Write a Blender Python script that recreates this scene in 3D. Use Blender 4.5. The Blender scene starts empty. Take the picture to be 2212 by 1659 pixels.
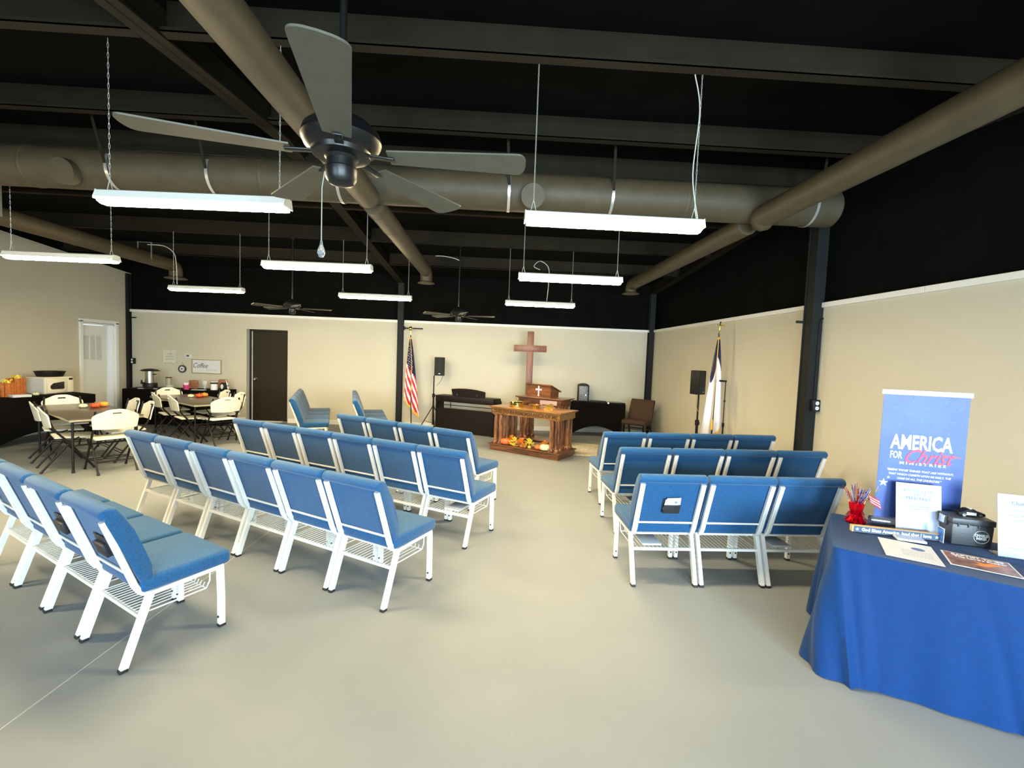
import bpy, bmesh, math, random
from mathutils import Vector, Matrix
random.seed(7)
C = bpy.context.scene.collection
S = bpy.context.scene
PI = math.pi
R = math.radians

# ------------------------------------------------------------------ camera
cam_d = bpy.data.cameras.new('camera')
cam = bpy.data.objects.new('camera', cam_d); C.objects.link(cam); S.camera = cam
cam_d.sensor_fit = 'HORIZONTAL'; cam_d.sensor_width = 36.0
cam_d.lens = 36.0 * 980.0 / 2212.0
cam_d.clip_start = 0.05; cam_d.clip_end = 200
yaw, pit, rol = R(2.506), R(3.419), R(2.151)
f = Vector((math.sin(yaw)*math.cos(pit), math.cos(yaw)*math.cos(pit), -math.sin(pit)))
r0 = Vector((math.cos(yaw), -math.sin(yaw), 0)); d0 = f.cross(r0)
right = r0*math.cos(rol) - d0*math.sin(rol)
down = r0*math.sin(rol) + d0*math.cos(rol)
m = Matrix.Identity(4)
for i in range(3):
    m[i][0] = right[i]; m[i][1] = -down[i]; m[i][2] = -f[i]
m[2][3] = 1.68
cam.matrix_world = m

# ------------------------------------------------------------------ world, view, daylight
W = bpy.data.worlds.new('world'); S.world = W; W.use_nodes = True
W.node_tree.nodes['Background'].inputs[0].default_value = (0.75, 0.88, 1.0, 1)
W.node_tree.nodes['Background'].inputs[1].default_value = 0.6
S.view_settings.view_transform = 'Standard'; S.view_settings.look = 'None'
S.view_settings.gamma = 1.0; S.view_settings.exposure = 1.35
S.view_settings.use_curve_mapping = False
TUBE_STRENGTH = 74.0
DAY = 82.0
def daylight(name, loc, sx, sy, power, col):
    l = bpy.data.lights.new(name, 'AREA'); l.shape = 'RECTANGLE'; l.size = sx; l.size_y = sy
    l.energy = power; l.color = col
    o = bpy.data.objects.new(name, l); C.objects.link(o); o.location = loc
    o.rotation_euler = (R(81), 0, 0); l.spread = R(115)   # faces +Y into the room, tilted a little down
    return o
for nx, px in enumerate((-3.0, 0.2, 2.6)):
    daylight('window_daylight', (px, -3.38, 1.45), 1.7, 1.7, DAY*(0.60, 0.85, 1.30)[nx], (0.66, 0.86, 1.0))

# ------------------------------------------------------------------ materials
def mat(name, col, rough=0.6, metal=0.0, noise=0.0, nscale=20.0, bump=0.0, bscale=200.0, coat=0.0, emis=None, estr=0.0, spec=0.5, trans=0.0, sheen=0.0):
    mt = bpy.data.materials.new(name); mt.use_nodes = True
    nt = mt.node_tree; b = nt.nodes['Principled BSDF']
    b.inputs['Base Color'].default_value = (*col, 1); b.inputs['Roughness'].default_value = rough
    b.inputs['Metallic'].default_value = metal; b.inputs['Specular IOR Level'].default_value = spec
    b.inputs['Coat Weight'].default_value = coat; b.inputs['Transmission Weight'].default_value = trans
    b.inputs['Sheen Weight'].default_value = sheen
    tc = nt.nodes.new('ShaderNodeTexCoord')
    if noise > 0:
        n = nt.nodes.new('ShaderNodeTexNoise'); n.inputs['Scale'].default_value = nscale; n.inputs['Detail'].default_value = 5
        nt.links.new(tc.outputs['Object'], n.inputs['Vector'])
        rp = nt.nodes.new('ShaderNodeMapRange'); rp.inputs[1].default_value = 0.3; rp.inputs[2].default_value = 0.7
        rp.inputs[3].default_value = 1-noise; rp.inputs[4].default_value = 1+noise
        nt.links.new(n.outputs['Fac'], rp.inputs[0])
        mx = nt.nodes.new('ShaderNodeVectorMath'); mx.operation = 'SCALE'; mx.inputs[0].default_value = col
        nt.links.new(rp.outputs[0], mx.inputs['Scale']); nt.links.new(mx.outputs[0], b.inputs['Base Color'])
    if bump > 0:
        n2 = nt.nodes.new('ShaderNodeTexNoise'); n2.inputs['Scale'].default_value = bscale; n2.inputs['Detail'].default_value = 3
        nt.links.new(tc.outputs['Object'], n2.inputs['Vector'])
        bp = nt.nodes.new('ShaderNodeBump'); bp.inputs['Strength'].default_value = bump; bp.inputs['Distance'].default_value = 0.004
        nt.links.new(n2.outputs['Fac'], bp.inputs['Height']); nt.links.new(bp.outputs[0], b.inputs['Normal'])
    if emis:
        b.inputs['Emission Color'].default_value = (*emis, 1); b.inputs['Emission Strength'].default_value = estr
    return mt
def wood(name, c1, c2, rough=0.35, scale=3.0, axis=0, coat=0.3):
    mt = bpy.data.materials.new(name); mt.use_nodes = True
    nt = mt.node_tree; b = nt.nodes['Principled BSDF']; b.inputs['Roughness'].default_value = rough
    b.inputs['Coat Weight'].default_value = coat; b.inputs['Coat Roughness'].default_value = 0.25
    tc = nt.nodes.new('ShaderNodeTexCoord'); mp = nt.nodes.new('ShaderNodeMapping')
    sc = [12, 12, 12]; sc[axis] = 1.3; mp.inputs['Scale'].default_value = sc
    n = nt.nodes.new('ShaderNodeTexNoise'); n.inputs['Scale'].default_value = scale; n.inputs['Detail'].default_value = 6; n.inputs['Distortion'].default_value = 1.2
    cr = nt.nodes.new('ShaderNodeValToRGB'); cr.color_ramp.elements[0].position = 0.38; cr.color_ramp.elements[1].position = 0.66
    cr.color_ramp.elements[0].color = (*c1, 1); cr.color_ramp.elements[1].color = (*c2, 1)
    nt.links.new(tc.outputs['Object'], mp.inputs[0]); nt.links.new(mp.outputs[0], n.inputs['Vector'])
    nt.links.new(n.outputs['Fac'], cr.inputs[0]); nt.links.new(cr.outputs[0], b.inputs['Base Color'])
    return mt
def floor_mat():
    mt = bpy.data.materials.new('painted_concrete'); mt.use_nodes = True
    nt = mt.node_tree; b = nt.nodes['Principled BSDF']; b.inputs['Roughness'].default_value = 0.62
    b.inputs['Specular IOR Level'].default_value = 0.28
    tc = nt.nodes.new('ShaderNodeTexCoord')
    n = nt.nodes.new('ShaderNodeTexNoise'); n.inputs['Scale'].default_value = 0.9; n.inputs['Detail'].default_value = 8
    n.inputs['Roughness'].default_value = 0.6
    cr = nt.nodes.new('ShaderNodeValToRGB'); cr.color_ramp.elements[0].position = 0.3; cr.color_ramp.elements[1].position = 0.72
    cr.color_ramp.elements[0].color = (0.205, 0.222, 0.226, 1); cr.color_ramp.elements[1].color = (0.235, 0.252, 0.254, 1)
    nt.links.new(tc.outputs['Object'], n.inputs['Vector']); nt.links.new(n.outputs['Fac'], cr.inputs[0])
    # small pale scuffs
    n3 = nt.nodes.new('ShaderNodeTexNoise'); n3.inputs['Scale'].default_value = 9; n3.inputs['Detail'].default_value = 6; n3.inputs['Distortion'].default_value = 2.5
    r3 = nt.nodes.new('ShaderNodeMapRange'); r3.inputs[1].default_value = 0.70; r3.inputs[2].default_value = 0.80; r3.inputs[4].default_value = 0.30
    mx = nt.nodes.new('ShaderNodeMix'); mx.data_type = 'RGBA'
    nt.links.new(tc.outputs['Object'], n3.inputs['Vector']); nt.links.new(n3.outputs['Fac'], r3.inputs[0])
    nt.links.new(r3.outputs[0], mx.inputs[0]); nt.links.new(cr.outputs[0], mx.inputs[6]); mx.inputs[7].default_value = (0.5, 0.5, 0.47, 1)
    nt.links.new(mx.outputs[2], b.inputs['Base Color'])
    n2 = nt.nodes.new('ShaderNodeTexNoise'); n2.inputs['Scale'].default_value = 60; n2.inputs['Detail'].default_value = 4
    bp = nt.nodes.new('ShaderNodeBump'); bp.inputs['Strength'].default_value = 0.10; bp.inputs['Distance'].default_value = 0.003
    nt.links.new(tc.outputs['Object'], n2.inputs['Vector']); nt.links.new(n2.outputs['Fac'], bp.inputs['Height']); nt.links.new(bp.outputs[0], b.inputs['Normal'])
    return mt
M = dict(
    floor=floor_mat(),
    joint=mat('floor_joint', (0.45, 0.45, 0.42), 0.6),
    wall=mat('beige_wall_paint', (0.545, 0.515, 0.41), 0.75, noise=0.02, nscale=1.5, bump=0.15, bscale=120),
    trimw=mat('white_trim_paint', (0.80, 0.79, 0.75), 0.5),
    black=mat('black_ceiling_paint', (0.004, 0.004, 0.0036), 0.95, noise=0.25, nscale=3, spec=0.08),
    steel=mat('dark_painted_steel', (0.018, 0.0145, 0.008), 0.75, spec=0.15, noise=0.15, nscale=4, bump=0.1, bscale=40),
    post=mat('charcoal_painted_post', (0.012, 0.0135, 0.0135), 0.6, spec=0.2, noise=0.15, nscale=6),
    duct=mat('taupe_painted_duct', (0.072, 0.055, 0.029), 0.6, noise=0.12, nscale=7, bump=0.1, bscale=60),
    strap=mat('bare_metal_strap', (0.75, 0.72, 0.66), 0.3, metal=0.7),
    cord=mat('pale_cord', (0.55, 0.53, 0.47), 0.5),
    chain=mat('zinc_chain', (0.62, 0.60, 0.52), 0.4, metal=0.5),
    lampw=mat('white_enamel', (0.80, 0.77, 0.68), 0.4),
    tube=mat('glowing_diffuser', (1, 1, 1), 0.5, emis=(1.0, 0.80, 0.475), estr=TUBE_STRENGTH),
    fanb=mat('black_gloss_metal', (0.006, 0.006, 0.006), 0.36, spec=0.4),
    blade=mat('fan_blade_laminate', (0.095, 0.088, 0.062), 0.45, noise=0.1),
    crystal=mat('clear_glass', (0.9, 0.93, 0.95), 0.05, trans=0.9),
    blue=mat('blue_fabric', (0.011, 0.078, 0.195), 0.85, noise=0.22, nscale=110, bump=0.6, bscale=260, sheen=0.22, spec=0.2),
    cream=mat('cream_powder_coat', (0.82, 0.81, 0.76), 0.35),
    rubber=mat('black_rubber', (0.015, 0.015, 0.015), 0.6),
    pocket=mat('black_vinyl', (0.020, 0.020, 0.024), 0.45),
    page=mat('glossy_page', (0.36, 0.43, 0.50), 0.4),
    paper=mat('white_paper', (0.62, 0.64, 0.66), 0.6),
    brownf=mat('brown_fabric', (0.055, 0.028, 0.014), 0.9, noise=0.15, nscale=120, bump=0.3, bscale=300),
    brownm=mat('dark_bronze_metal', (0.018, 0.012, 0.009), 0.4),
    plastic=mat('white_plastic', (0.80, 0.78, 0.66), 0.45),
    blackm=mat('black_metal', (0.008, 0.007, 0.006), 0.45, spec=0.3),
    slot=mat('dark_slot', (0.03, 0.02, 0.02), 0.6),
    ttop=mat('dark_brown_table_laminate', (0.060, 0.050, 0.034), 0.28, noise=0.1, nscale=8),
    tedge=mat('table_edge', (0.30, 0.27, 0.18), 0.5),
    cloth=mat('black_cloth', (0.004, 0.0032, 0.003), 0.85, spec=0.08, noise=0.2, nscale=40),
    navy=mat('royal_blue_cloth', (0.0008, 0.032, 0.135), 0.65, noise=0.06, nscale=40, bump=0.12, bscale=250, sheen=0.12, spec=0.15),
    chrome=mat('chrome', (0.75, 0.75, 0.73), 0.15, metal=1),
    steelur=mat('stainless_steel', (0.70, 0.68, 0.60), 0.18, metal=1),
    orange=mat('orange_pumpkin', (0.75, 0.16, 0.04), 0.5, noise=0.15, nscale=30),
    red=mat('red_pumpkin', (0.62, 0.08, 0.02), 0.45),
    cream2=mat('cream_pumpkin', (0.72, 0.72, 0.45), 0.5, noise=0.1, nscale=30),
    yellow=mat('yellow_leaf', (0.90, 0.74, 0.10), 0.6, noise=0.2, nscale=40),
    orleaf=mat('orange_leaf', (0.80, 0.26, 0.03), 0.6, noise=0.25, nscale=40),
    green=mat('olive_stem', (0.20, 0.22, 0.05), 0.6),
    gold=mat('polished_brass', (0.90, 0.66, 0.16), 0.14, metal=1),
    goldf=mat('gold_fringe', (0.80, 0.45, 0.03), 0.6),
    redc=mat('flag_red', (0.55, 0.012, 0.02), 0.65),
    whitec=mat('flag_white', (0.82, 0.80, 0.84), 0.65),
    navyc=mat('flag_navy', (0.012, 0.010, 0.055), 0.65),
    spk=mat('speaker_black', (0.006, 0.006, 0.0055), 0.55, spec=0.25, bump=0.2, bscale=300),
    grille=mat('speaker_grille', (0.014, 0.0145, 0.012), 0.6, spec=0.25, bump=0.5, bscale=500),
    led=mat('blue_led', (0.1, 0.2, 1), 0.5, emis=(0.25, 0.4, 1.0), estr=5),
    panelg=mat('grey_mixer_panel', (0.16, 0.16, 0.17), 0.4, noise=0.6, nscale=45),
    piano=mat('dark_rosewood', (0.008, 0.005, 0.004), 0.5, spec=0.25, noise=0.2, nscale=20),
    crossw=wood('cedar_cross_wood', (0.10, 0.028, 0.010), (0.19, 0.055, 0.020), 0.5, 2.5, 2, 0.1),
    oak=wood('honey_oak', (0.15, 0.055, 0.010), (0.32, 0.135, 0.026), 0.35, 2.2, 0, 0.5),
    oakv=wood('stained_oak_columns', (0.055, 0.016, 0.006), (0.40, 0.155, 0.055), 0.30, 2.6, 2, 0.6),
    oakd=wood('reddish_oak', (0.065, 0.020, 0.007), (0.19, 0.062, 0.018), 0.30, 2.2, 0, 0.6),
    carve=mat('carved_letters', (0.035, 0.014, 0.003), 0.6),
    pinkw=mat('lit_rose_panel', (0.55, 0.34, 0.30), 0.3),  # pale rose paints the lit look of the pulpit's front panel
    door=mat('dark_bronze_door', (0.022, 0.017, 0.009), 0.5, spec=0.25, noise=0.15, nscale=4),
    doorw=mat('daylit_white_door', (0.80, 0.82, 0.80), 0.5),  # bright cool white: daylight from the room beyond is put into the colour
    shade=mat('grey_louvre', (0.60, 0.63, 0.62), 0.5),
    ink=mat('dark_ink', (0.06, 0.05, 0.05), 0.7),
    inkb=mat('blue_ink', (0.10, 0.16, 0.36), 0.7),
    inkg=mat('grey_ink', (0.22, 0.26, 0.34), 0.7),
    frameg=mat('gold_brown_frame', (0.35, 0.24, 0.07), 0.5),
    framew=mat('distressed_white_frame', (0.62, 0.61, 0.50), 0.6, noise=0.1, nscale=30),
    bann=mat('banner_blue_print', (0.020, 0.062, 0.28), 0.45, noise=0.35, nscale=5),
    bstar=mat('banner_pale_star', (0.055, 0.12, 0.40), 0.5),
    wht=mat('print_white', (0.70, 0.72, 0.74), 0.5),
    pink=mat('print_coral', (0.70, 0.03, 0.09), 0.5),
    slate=mat('slate_sign_paint', (0.045, 0.085, 0.15), 0.6),
    rawwood=mat('raw_wood_edge', (0.55, 0.36, 0.16), 0.6),
    redfoil=mat('red_foil', (0.55, 0.0, 0.01), 0.16, metal=0.7),
    bluefoil=mat('blue_foil', (0.03, 0.07, 0.5), 0.2, metal=0.6),
    silver=mat('silver_foil', (0.8, 0.8, 0.85), 0.2, metal=0.9),
    boxg=mat('charcoal_plastic', (0.045, 0.050, 0.055), 0.45, bump=0.2, bscale=90),
    photo=mat('blue_photo_print', (0.05, 0.17, 0.55), 0.4, noise=0.7, nscale=35),
    magz=mat('brown_magazine_print', (0.22, 0.11, 0.09), 0.4, noise=0.7, nscale=16),
    flame=mat('orange_print', (0.75, 0.25, 0.05), 0.5),
    bookb=mat('pale_blue_cover', (0.36, 0.43, 0.62), 0.4),
    rug=mat('pale_rug', (0.52, 0.47, 0.37), 0.95, noise=0.35, nscale=28, bump=0.6, bscale=120),
    mw=mat('cream_appliance', (0.74, 0.70, 0.55), 0.4),
    mwside=mat('grey_appliance_side', (0.58, 0.60, 0.55), 0.45),
    glass=mat('dark_glass', (0.03, 0.025, 0.02), 0.1),
    terra=mat('orange_crate_wood', (0.50, 0.15, 0.03), 0.6, noise=0.3, nscale=25),
    magenta=mat('magenta_plastic', (0.55, 0.05, 0.18), 0.4),
    snack=mat('brown_snack_packet', (0.30, 0.13, 0.07), 0.4, noise=0.6, nscale=40),
    wfabr=mat('pink_card', (0.75, 0.45, 0.42), 0.6),
)

# ------------------------------------------------------------------ mesh building
class MB:
    def __init__(s): s.bm = bmesh.new(); s.mi = 0
    def _fin(s, geom_faces):
        for fc in geom_faces: fc.material_index = s.mi
    def box(s, c, d, rot=None, bev=0.0, seg=2, taper=None):
        r = bmesh.ops.create_cube(s.bm, size=1.0); vs = r['verts']
        for v in vs:
            x, y, z = v.co
            if taper and z > 0: x *= taper[0]; y *= taper[1]
            v.co = Vector((x*d[0], y*d[1], z*d[2]))
        fs = list({fc for v in vs for fc in v.link_faces})
        if bev > 0:
            es = list({e for v in vs for e in v.link_edges})
            rb = bmesh.ops.bevel(s.bm, geom=es, offset=bev, segments=seg, affect='EDGES', profile=0.5)
            fs = list({fc for v in rb['verts'] for fc in v.link_faces} | {fc for fc in fs if fc.is_valid})
            vs = list({v for fc in fs for v in fc.verts})
        mtx = (rot.to_matrix().to_4x4() if rot is not None and not isinstance(rot, Matrix) else (rot or Matrix.Identity(4)))
        for v in vs: v.co = mtx @ v.co + Vector(c)
        s._fin(fs); return vs
    def bar(s, a, b, w, h=None, bev=0.0, up=(0, 0, 1)):
        a = Vector(a); b = Vector(b); h = h or w; t = (b-a).normalized(); u = Vector(up)
        if abs(t.dot(u)) > 0.98: u = Vector((0, 1, 0))
        x = t.cross(u).normalized(); y = x.cross(t).normalized()
        mt = Matrix((x, t, y)).transposed().to_4x4()
        return s.box((a+b)/2, (w, (b-a).length, h), mt, bev)
    def sweep(s, pts, prof, closed_prof=True, cap=True, up=(1, 0, 0)):
        pts = [Vector(p) for p in pts]; n = len(pts); rings = []
        for i, p in enumerate(pts):
            t = (pts[min(i+1, n-1)]-pts[max(i-1, 0)]).normalized(); u = Vector(up)
            if abs(t.dot(u)) > 0.97: u = Vector((0, 0, 1)) if abs(t.z) < 0.9 else Vector((0, 1, 0))
            x = (u - t*u.dot(t)).normalized(); y = t.cross(x)
            k = 1.0
            if 0 < i < n-1:
                a1 = (pts[i]-pts[i-1]).normalized(); a2 = (pts[i+1]-pts[i]).normalized()
                k = 1.0/max(0.5, math.sqrt((1+a1.dot(a2))/2))
            rings.append([s.bm.verts.new(p + x*q[0] + y*q[1]*k) for q in prof])
        fs = []
        m_ = len(prof)
        for i in range(n-1):
            for j in range(m_ if closed_prof else m_-1):
                fs.append(s.bm.faces.new((rings[i][j], rings[i][(j+1) % m_], rings[i+1][(j+1) % m_], rings[i+1][j])))
        if cap and closed_prof:
            fs.append(s.bm.faces.new(rings[0][::-1])); fs.append(s.bm.faces.new(rings[-1]))
        s._fin(fs); return rings
    def tube(s, pts, r, seg=8, up=(1, 0, 0)):
        return s.sweep(pts, [(math.cos(2*PI*k/seg)*r, math.sin(2*PI*k/seg)*r) for k in range(seg)], up=up)
    def cyl(s, a, b, r, seg=20, r2=None):
        a = Vector(a); b = Vector(b); t = (b-a).normalized(); u = Vector((0, 0, 1)) if abs(t.z) < 0.9 else Vector((1, 0, 0))
        x = t.cross(u).normalized(); y = t.cross(x); r2 = r if r2 is None else r2
        A = [s.bm.verts.new(a + (x*math.cos(2*PI*k/seg)+y*math.sin(2*PI*k/seg))*r) for k in range(seg)]
        B = [s.bm.verts.new(b + (x*math.cos(2*PI*k/seg)+y*math.sin(2*PI*k/seg))*r2) for k in range(seg)]
        fs = [s.bm.faces.new((A[k], A[(k+1) % seg], B[(k+1) % seg], B[k])) for k in range(seg)]
        fs += [s.bm.faces.new(A[::-1]), s.bm.faces.new(B)]
        s._fin(fs)
    def lathe(s, prof, c=(0, 0, 0), seg=24, lobes=0, amp=0.0, axis='z', sq=(1, 1)):
        rings = []; c = Vector(c)
        for (r, z) in prof:
            ring = []
            for k in range(seg):
                a = 2*PI*k/seg; rr = r*(1+amp*(abs(math.cos(a*lobes/2))-0.6)) if lobes else r
                v = Vector((math.cos(a)*rr*sq[0], math.sin(a)*rr*sq[1], z))
                if axis == 'y': v = Vector((v.x, v.z, v.y))
                if axis == 'x': v = Vector((v.z, v.x, v.y))
                ring.append(s.bm.verts.new(c+v))
            rings.append(ring)
        fs = []
        for i in range(len(rings)-1):
            for k in range(seg):
                fs.append(s.bm.faces.new((rings[i][k], rings[i][(k+1) % seg], rings[i+1][(k+1) % seg], rings[i+1][k])))
        if prof[0][0] > 1e-6: fs.append(s.bm.faces.new(rings[0][::-1]))
        if prof[-1][0] > 1e-6: fs.append(s.bm.faces.new(rings[-1]))
        s._fin(fs)
    def prism(s, poly, lo, hi, axis='x', bev=0.0):
        def mk(p, t):
            if axis == 'x': return Vector((t, p[0], p[1]))
            if axis == 'y': return Vector((p[0], t, p[1]))
            return Vector((p[0], p[1], t))
        A = [s.bm.verts.new(mk(p, lo)) for p in poly]; B = [s.bm.verts.new(mk(p, hi)) for p in poly]; n = len(poly)
        fs = [s.bm.faces.new(A[::-1]), s.bm.faces.new(B)]
        capE = [e for fc in fs for e in fc.edges]
        for k in range(n): fs.append(s.bm.faces.new((A[k], A[(k+1) % n], B[(k+1) % n], B[k])))
        if bev > 0:
            rb = bmesh.ops.bevel(s.bm, geom=capE, offset=bev, segments=3, affect='EDGES', profile=0.5)
            fs = list({fc for v in rb['verts'] for fc in v.link_faces} | {fc for fc in fs if fc.is_valid})
        s._fin(fs)
    def grid(s, fn, nu, nv, closeu=False, mfn=None):
        V = [[s.bm.verts.new(fn(i/nu, j/nv)) for j in range(nv+1)] for i in range(nu if closeu else nu+1)]
        fs = []
        for i in range(nu):
            for j in range(nv):
                i2 = (i+1) % nu if closeu else i+1
                fc = s.bm.faces.new((V[i][j], V[i2][j], V[i2][j+1], V[i][j+1]))
                fc.material_index = mfn((i+.5)/nu, (j+.5)/nv) if mfn else s.mi
                fs.append(fc)
        return V
    def build(s, name, mats, parent=None, smooth=True, thick=0.0, loc=None, ang=35):
        bmesh.ops.remove_doubles(s.bm, verts=s.bm.verts, dist=1e-6) if False else None
        if thick:
            bmesh.ops.recalc_face_normals(s.bm, faces=s.bm.faces)
            bmesh.ops.solidify(s.bm, geom=list(s.bm.faces), thickness=thick)
        bmesh.ops.recalc_face_normals(s.bm, faces=s.bm.faces)
        me = bpy.data.meshes.new(name)
        if smooth:
            for fc in s.bm.faces: fc.smooth = True
            for e in s.bm.edges:
                if len(e.link_faces) == 2 and e.calc_face_angle(0) > R(ang): e.smooth = False
        s.bm.to_mesh(me); s.bm.free()
        for mm in (mats if isinstance(mats, (list, tuple)) else [mats]): me.materials.append(mm)
        o = bpy.data.objects.new(name, me); C.objects.link(o)
        if parent: o.parent = parent
        if loc: o.location = loc
        return o
def tag(o, label=None, cat=None, group=None, kind=None):
    if label: o['label'] = label
    if cat: o['category'] = cat
    if group: o['group'] = group
    if kind: o['kind'] = kind
    return o
def thing(name, label, cat, loc=(0, 0, 0), rz=0, group=None):
    o = bpy.data.objects.new(name, None); C.objects.link(o); o.empty_display_size = 0.1
    o.location = loc; o.rotation_euler = (0, 0, rz)
    return tag(o, label, cat, group)
def copy_tree(o, parent=None):
    c = o.copy(); C.objects.link(c)
    if parent: c.parent = parent
    for ch in list(o.children): copy_tree(ch, c)
    return c
def struct(mb, name, mt, smooth=False): return tag(mb.build(name, mt, smooth=smooth), kind='structure')
def txt(body, size, parent, mt, mtx, name='lettering', sx=1.0, shear=0.0, ex=0.0006, width=None, bold=0.0, align='CENTER', space=1.0):
    cu = bpy.data.curves.new('t', 'FONT'); cu.body = body; cu.size = size; cu.align_x = align; cu.align_y = 'CENTER'
    cu.extrude = ex; cu.shear = shear; cu.offset = bold; cu.space_character = space; cu.resolution_u = 2
    o = bpy.data.objects.new('t', cu); C.objects.link(o)
    dg = bpy.context.evaluated_depsgraph_get(); me = bpy.data.meshes.new_from_object(o.evaluated_get(dg))
    bpy.data.objects.remove(o); me.name = name; me.materials.clear(); me.materials.append(mt)
    xs = [v.co.x for v in me.vertices]
    k = sx
    if width: k = width/(max(xs)-min(xs))
    mid = (max(xs)+min(xs))/2 if align == 'CENTER' else 0
    for v in me.vertices: v.co = mtx @ Vector(((v.co.x-mid)*k, v.co.y, v.co.z))
    o = bpy.data.objects.new(name, me); C.objects.link(o)
    if parent: o.parent = parent
    return o
def face_mtx(origin, xdir, up=(0, 0, 1)):
    x = Vector(xdir).normalized(); u = Vector(up); n = x.cross(u).normalized(); u = n.cross(x).normalized()
    mt = Matrix((x, u, n)).transposed().to_4x4(); mt.translation = Vector(origin); return mt
def star(mb, mtx, r, ex=0.0006):
    vs = []
    for k in range(10):
        a = PI/2 + k*PI/5; rr = r if k % 2 == 0 else r*0.40
        vs.append((math.cos(a)*rr, math.sin(a)*rr))
    A = [mb.bm.verts.new(mtx @ Vector((x, y, 0))) for x, y in vs]; B = [mb.bm.verts.new(mtx @ Vector((x, y, ex))) for x, y in vs]
    fs = [mb.bm.faces.new(A[::-1]), mb.bm.faces.new(B)] + [mb.bm.faces.new((A[k], A[(k+1) % 10], B[(k+1) % 10], B[k])) for k in range(10)]
    for fc in fs: fc.material_index = mb.mi

# ================================================================== SETTING
XL, XR, YB, YF, ZT = -8.03, 3.67, 10.39, -3.5, 2.41
RIDGE = 4.64
def zraf(y): return 3.70 - (0.083*(y-RIDGE) if y > RIDGE else 0.105*(RIDGE-y))
b = MB(); b.box(((XL+XR)/2, (YB+YF)/2, -0.05), (XR-XL+0.6, YB-YF+0.6, 0.1)); struct(b, 'floor', M['floor'])
# scribed control joint in the slab
b = MB()
b.bar((-2.13, -0.5, 0.0005), (-1.99, 4.3, 0.0005), 0.006, 0.0012)
struct(b, 'trim_7', M['joint'])
# back wall with door recess
b = MB(); T = 0.2; DX0, DX1, DZ = -5.50, -4.60, 2.08
b.box(((XL-0.2+DX0)/2, YB+T/2, ZT/2), (DX0-XL+0.2, T, ZT)); b.box(((DX1+XR+0.2)/2, YB+T/2, ZT/2), (XR+0.2-DX1, T, ZT))
b.box(((DX0+DX1)/2, YB+T/2, (DZ+ZT)/2), (DX1-DX0, T, ZT-DZ)); struct(b, 'wall_back', M['wall'])
b = MB(); b.box(((XL+XR)/2, YB+0.13, (ZT+4.0)/2+0.0), (XR-XL+0.4, 0.1, 4.0-ZT)); struct(b, 'wall_back_upper', M['black'])
b = MB()
for x0, x1 in ((XL+0.02, -2.17), (-2.02, XR-0.09)): b.box(((x0+x1)/2, YB+0.02, ZT-0.025), (x1-x0, 0.10, 0.055), bev=0.005)
struct(b, 'trim_1', M['trimw'])
b = MB()
for x0, x1 in ((-7.9, DX0-0.02), (DX1+0.02, -2.17), (-2.02, XR-0.13)): b.box(((x0+x1)/2, YB-0.006, 0.05), (x1-x0, 0.014, 0.10), bev=0.003)
struct(b, 'baseboard_back', M['trimw'])
# back door
b = MB(); b.box((DX0+0.06, YB+0.10, DZ/2), (0.03, 0.12, DZ)); b.box((DX1-0.01, YB+0.10, DZ/2), (0.02, 0.12, DZ)); b.box(((DX0+DX1)/2+0.03, YB+0.10, DZ-0.02), (DX1-DX0-0.07, 0.12, 0.04))
b.mi = 1; b.box((DX0+0.083, YB+0.085, DZ/2), (0.010, 0.02, DZ-0.05)); b.box((DX0+0.4, YB+0.06, 0.012), (0.75, 0.1, 0.02))
dj = struct(b, 'trim_2', [M['door'], M['trimw']])
b = MB(); b.box(((DX0+0.09+DX1-0.02)/2, YB+0.12, DZ/2-0.01), (DX1-DX0-0.12, 0.045, DZ-0.05), bev=0.003); door = struct(b, 'door_1', M['door'])
b = MB(); b.lathe([(0.0, -0.075), (0.022, -0.075), (0.03, -0.06), (0.028, -0.045), (0.012, -0.035), (0.012, -0.01), (0.033, -0.006), (0.033, 0)], (DX0+0.165, YB+0.097, 0.965), 20, axis='y'); b.build('door_knob', M['chrome'], door)
# right wall
b = MB(); b.box((XR+0.1, (YB+YF)/2, ZT/2), (0.2, YB-YF, ZT)); struct(b, 'wall_right', M['wall'])
b = MB(); b.box((XR+0.13, (YB+YF)/2, (ZT+4.0)/2), (0.1, YB-YF+0.3, 4.0-ZT)); struct(b, 'wall_right_upper', M['black'])
b = MB()
for y0, y1 in ((YF, 3.75), (3.753, 4.96), (5.13, YB-0.08)): b.box((XR+0.02, (y0+y1)/2, ZT-0.025), (0.10, y1-y0, 0.055), bev=0.004)
struct(b, 'trim_3', M['trimw'])
b = MB()
for y0, y1 in ((YF, 4.96), (5.13, YB-0.1)): b.box((XR-0.006, (y0+y1)/2, 0.05), (0.014, y1-y0, 0.10), bev=0.003)
struct(b, 'baseboard_right', M['trimw'])
# left wall with doorway
LY0, LY1 = 9.24, 10.02
b = MB()
def slope_block(y0, y1, z0):
    b.prism([(y0, z0), (y1, z0), (y1, zraf(y1)-0.02), (y0, zraf(y0)-0.02)], XL-0.2, XL, 'x')
slope_block(YF, RIDGE, 0); slope_block(RIDGE, LY0, 0); slope_block(LY0, LY1, 2.05); slope_block(LY1, YB+0.2, 0)
struct(b, 'wall_left', M['wall'])
b = MB(); b.box((XL-0.15, (YB+YF)/2, 3.5), (0.1, YB-YF+0.4, 1.6)); struct(b, 'wall_left_upper', M['black'])
b = MB()
b.box((XL+0.0, LY0-0.03, 1.04), (0.05, 0.07, 2.08), bev=0.005); b.box((XL+0.0, LY1+0.03, 1.04), (0.05, 0.07, 2.08), bev=0.005); b.box((XL+0.0, (LY0+LY1)/2, 2.085), (0.05, LY1-LY0+0.13, 0.07), bev=0.005)
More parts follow.
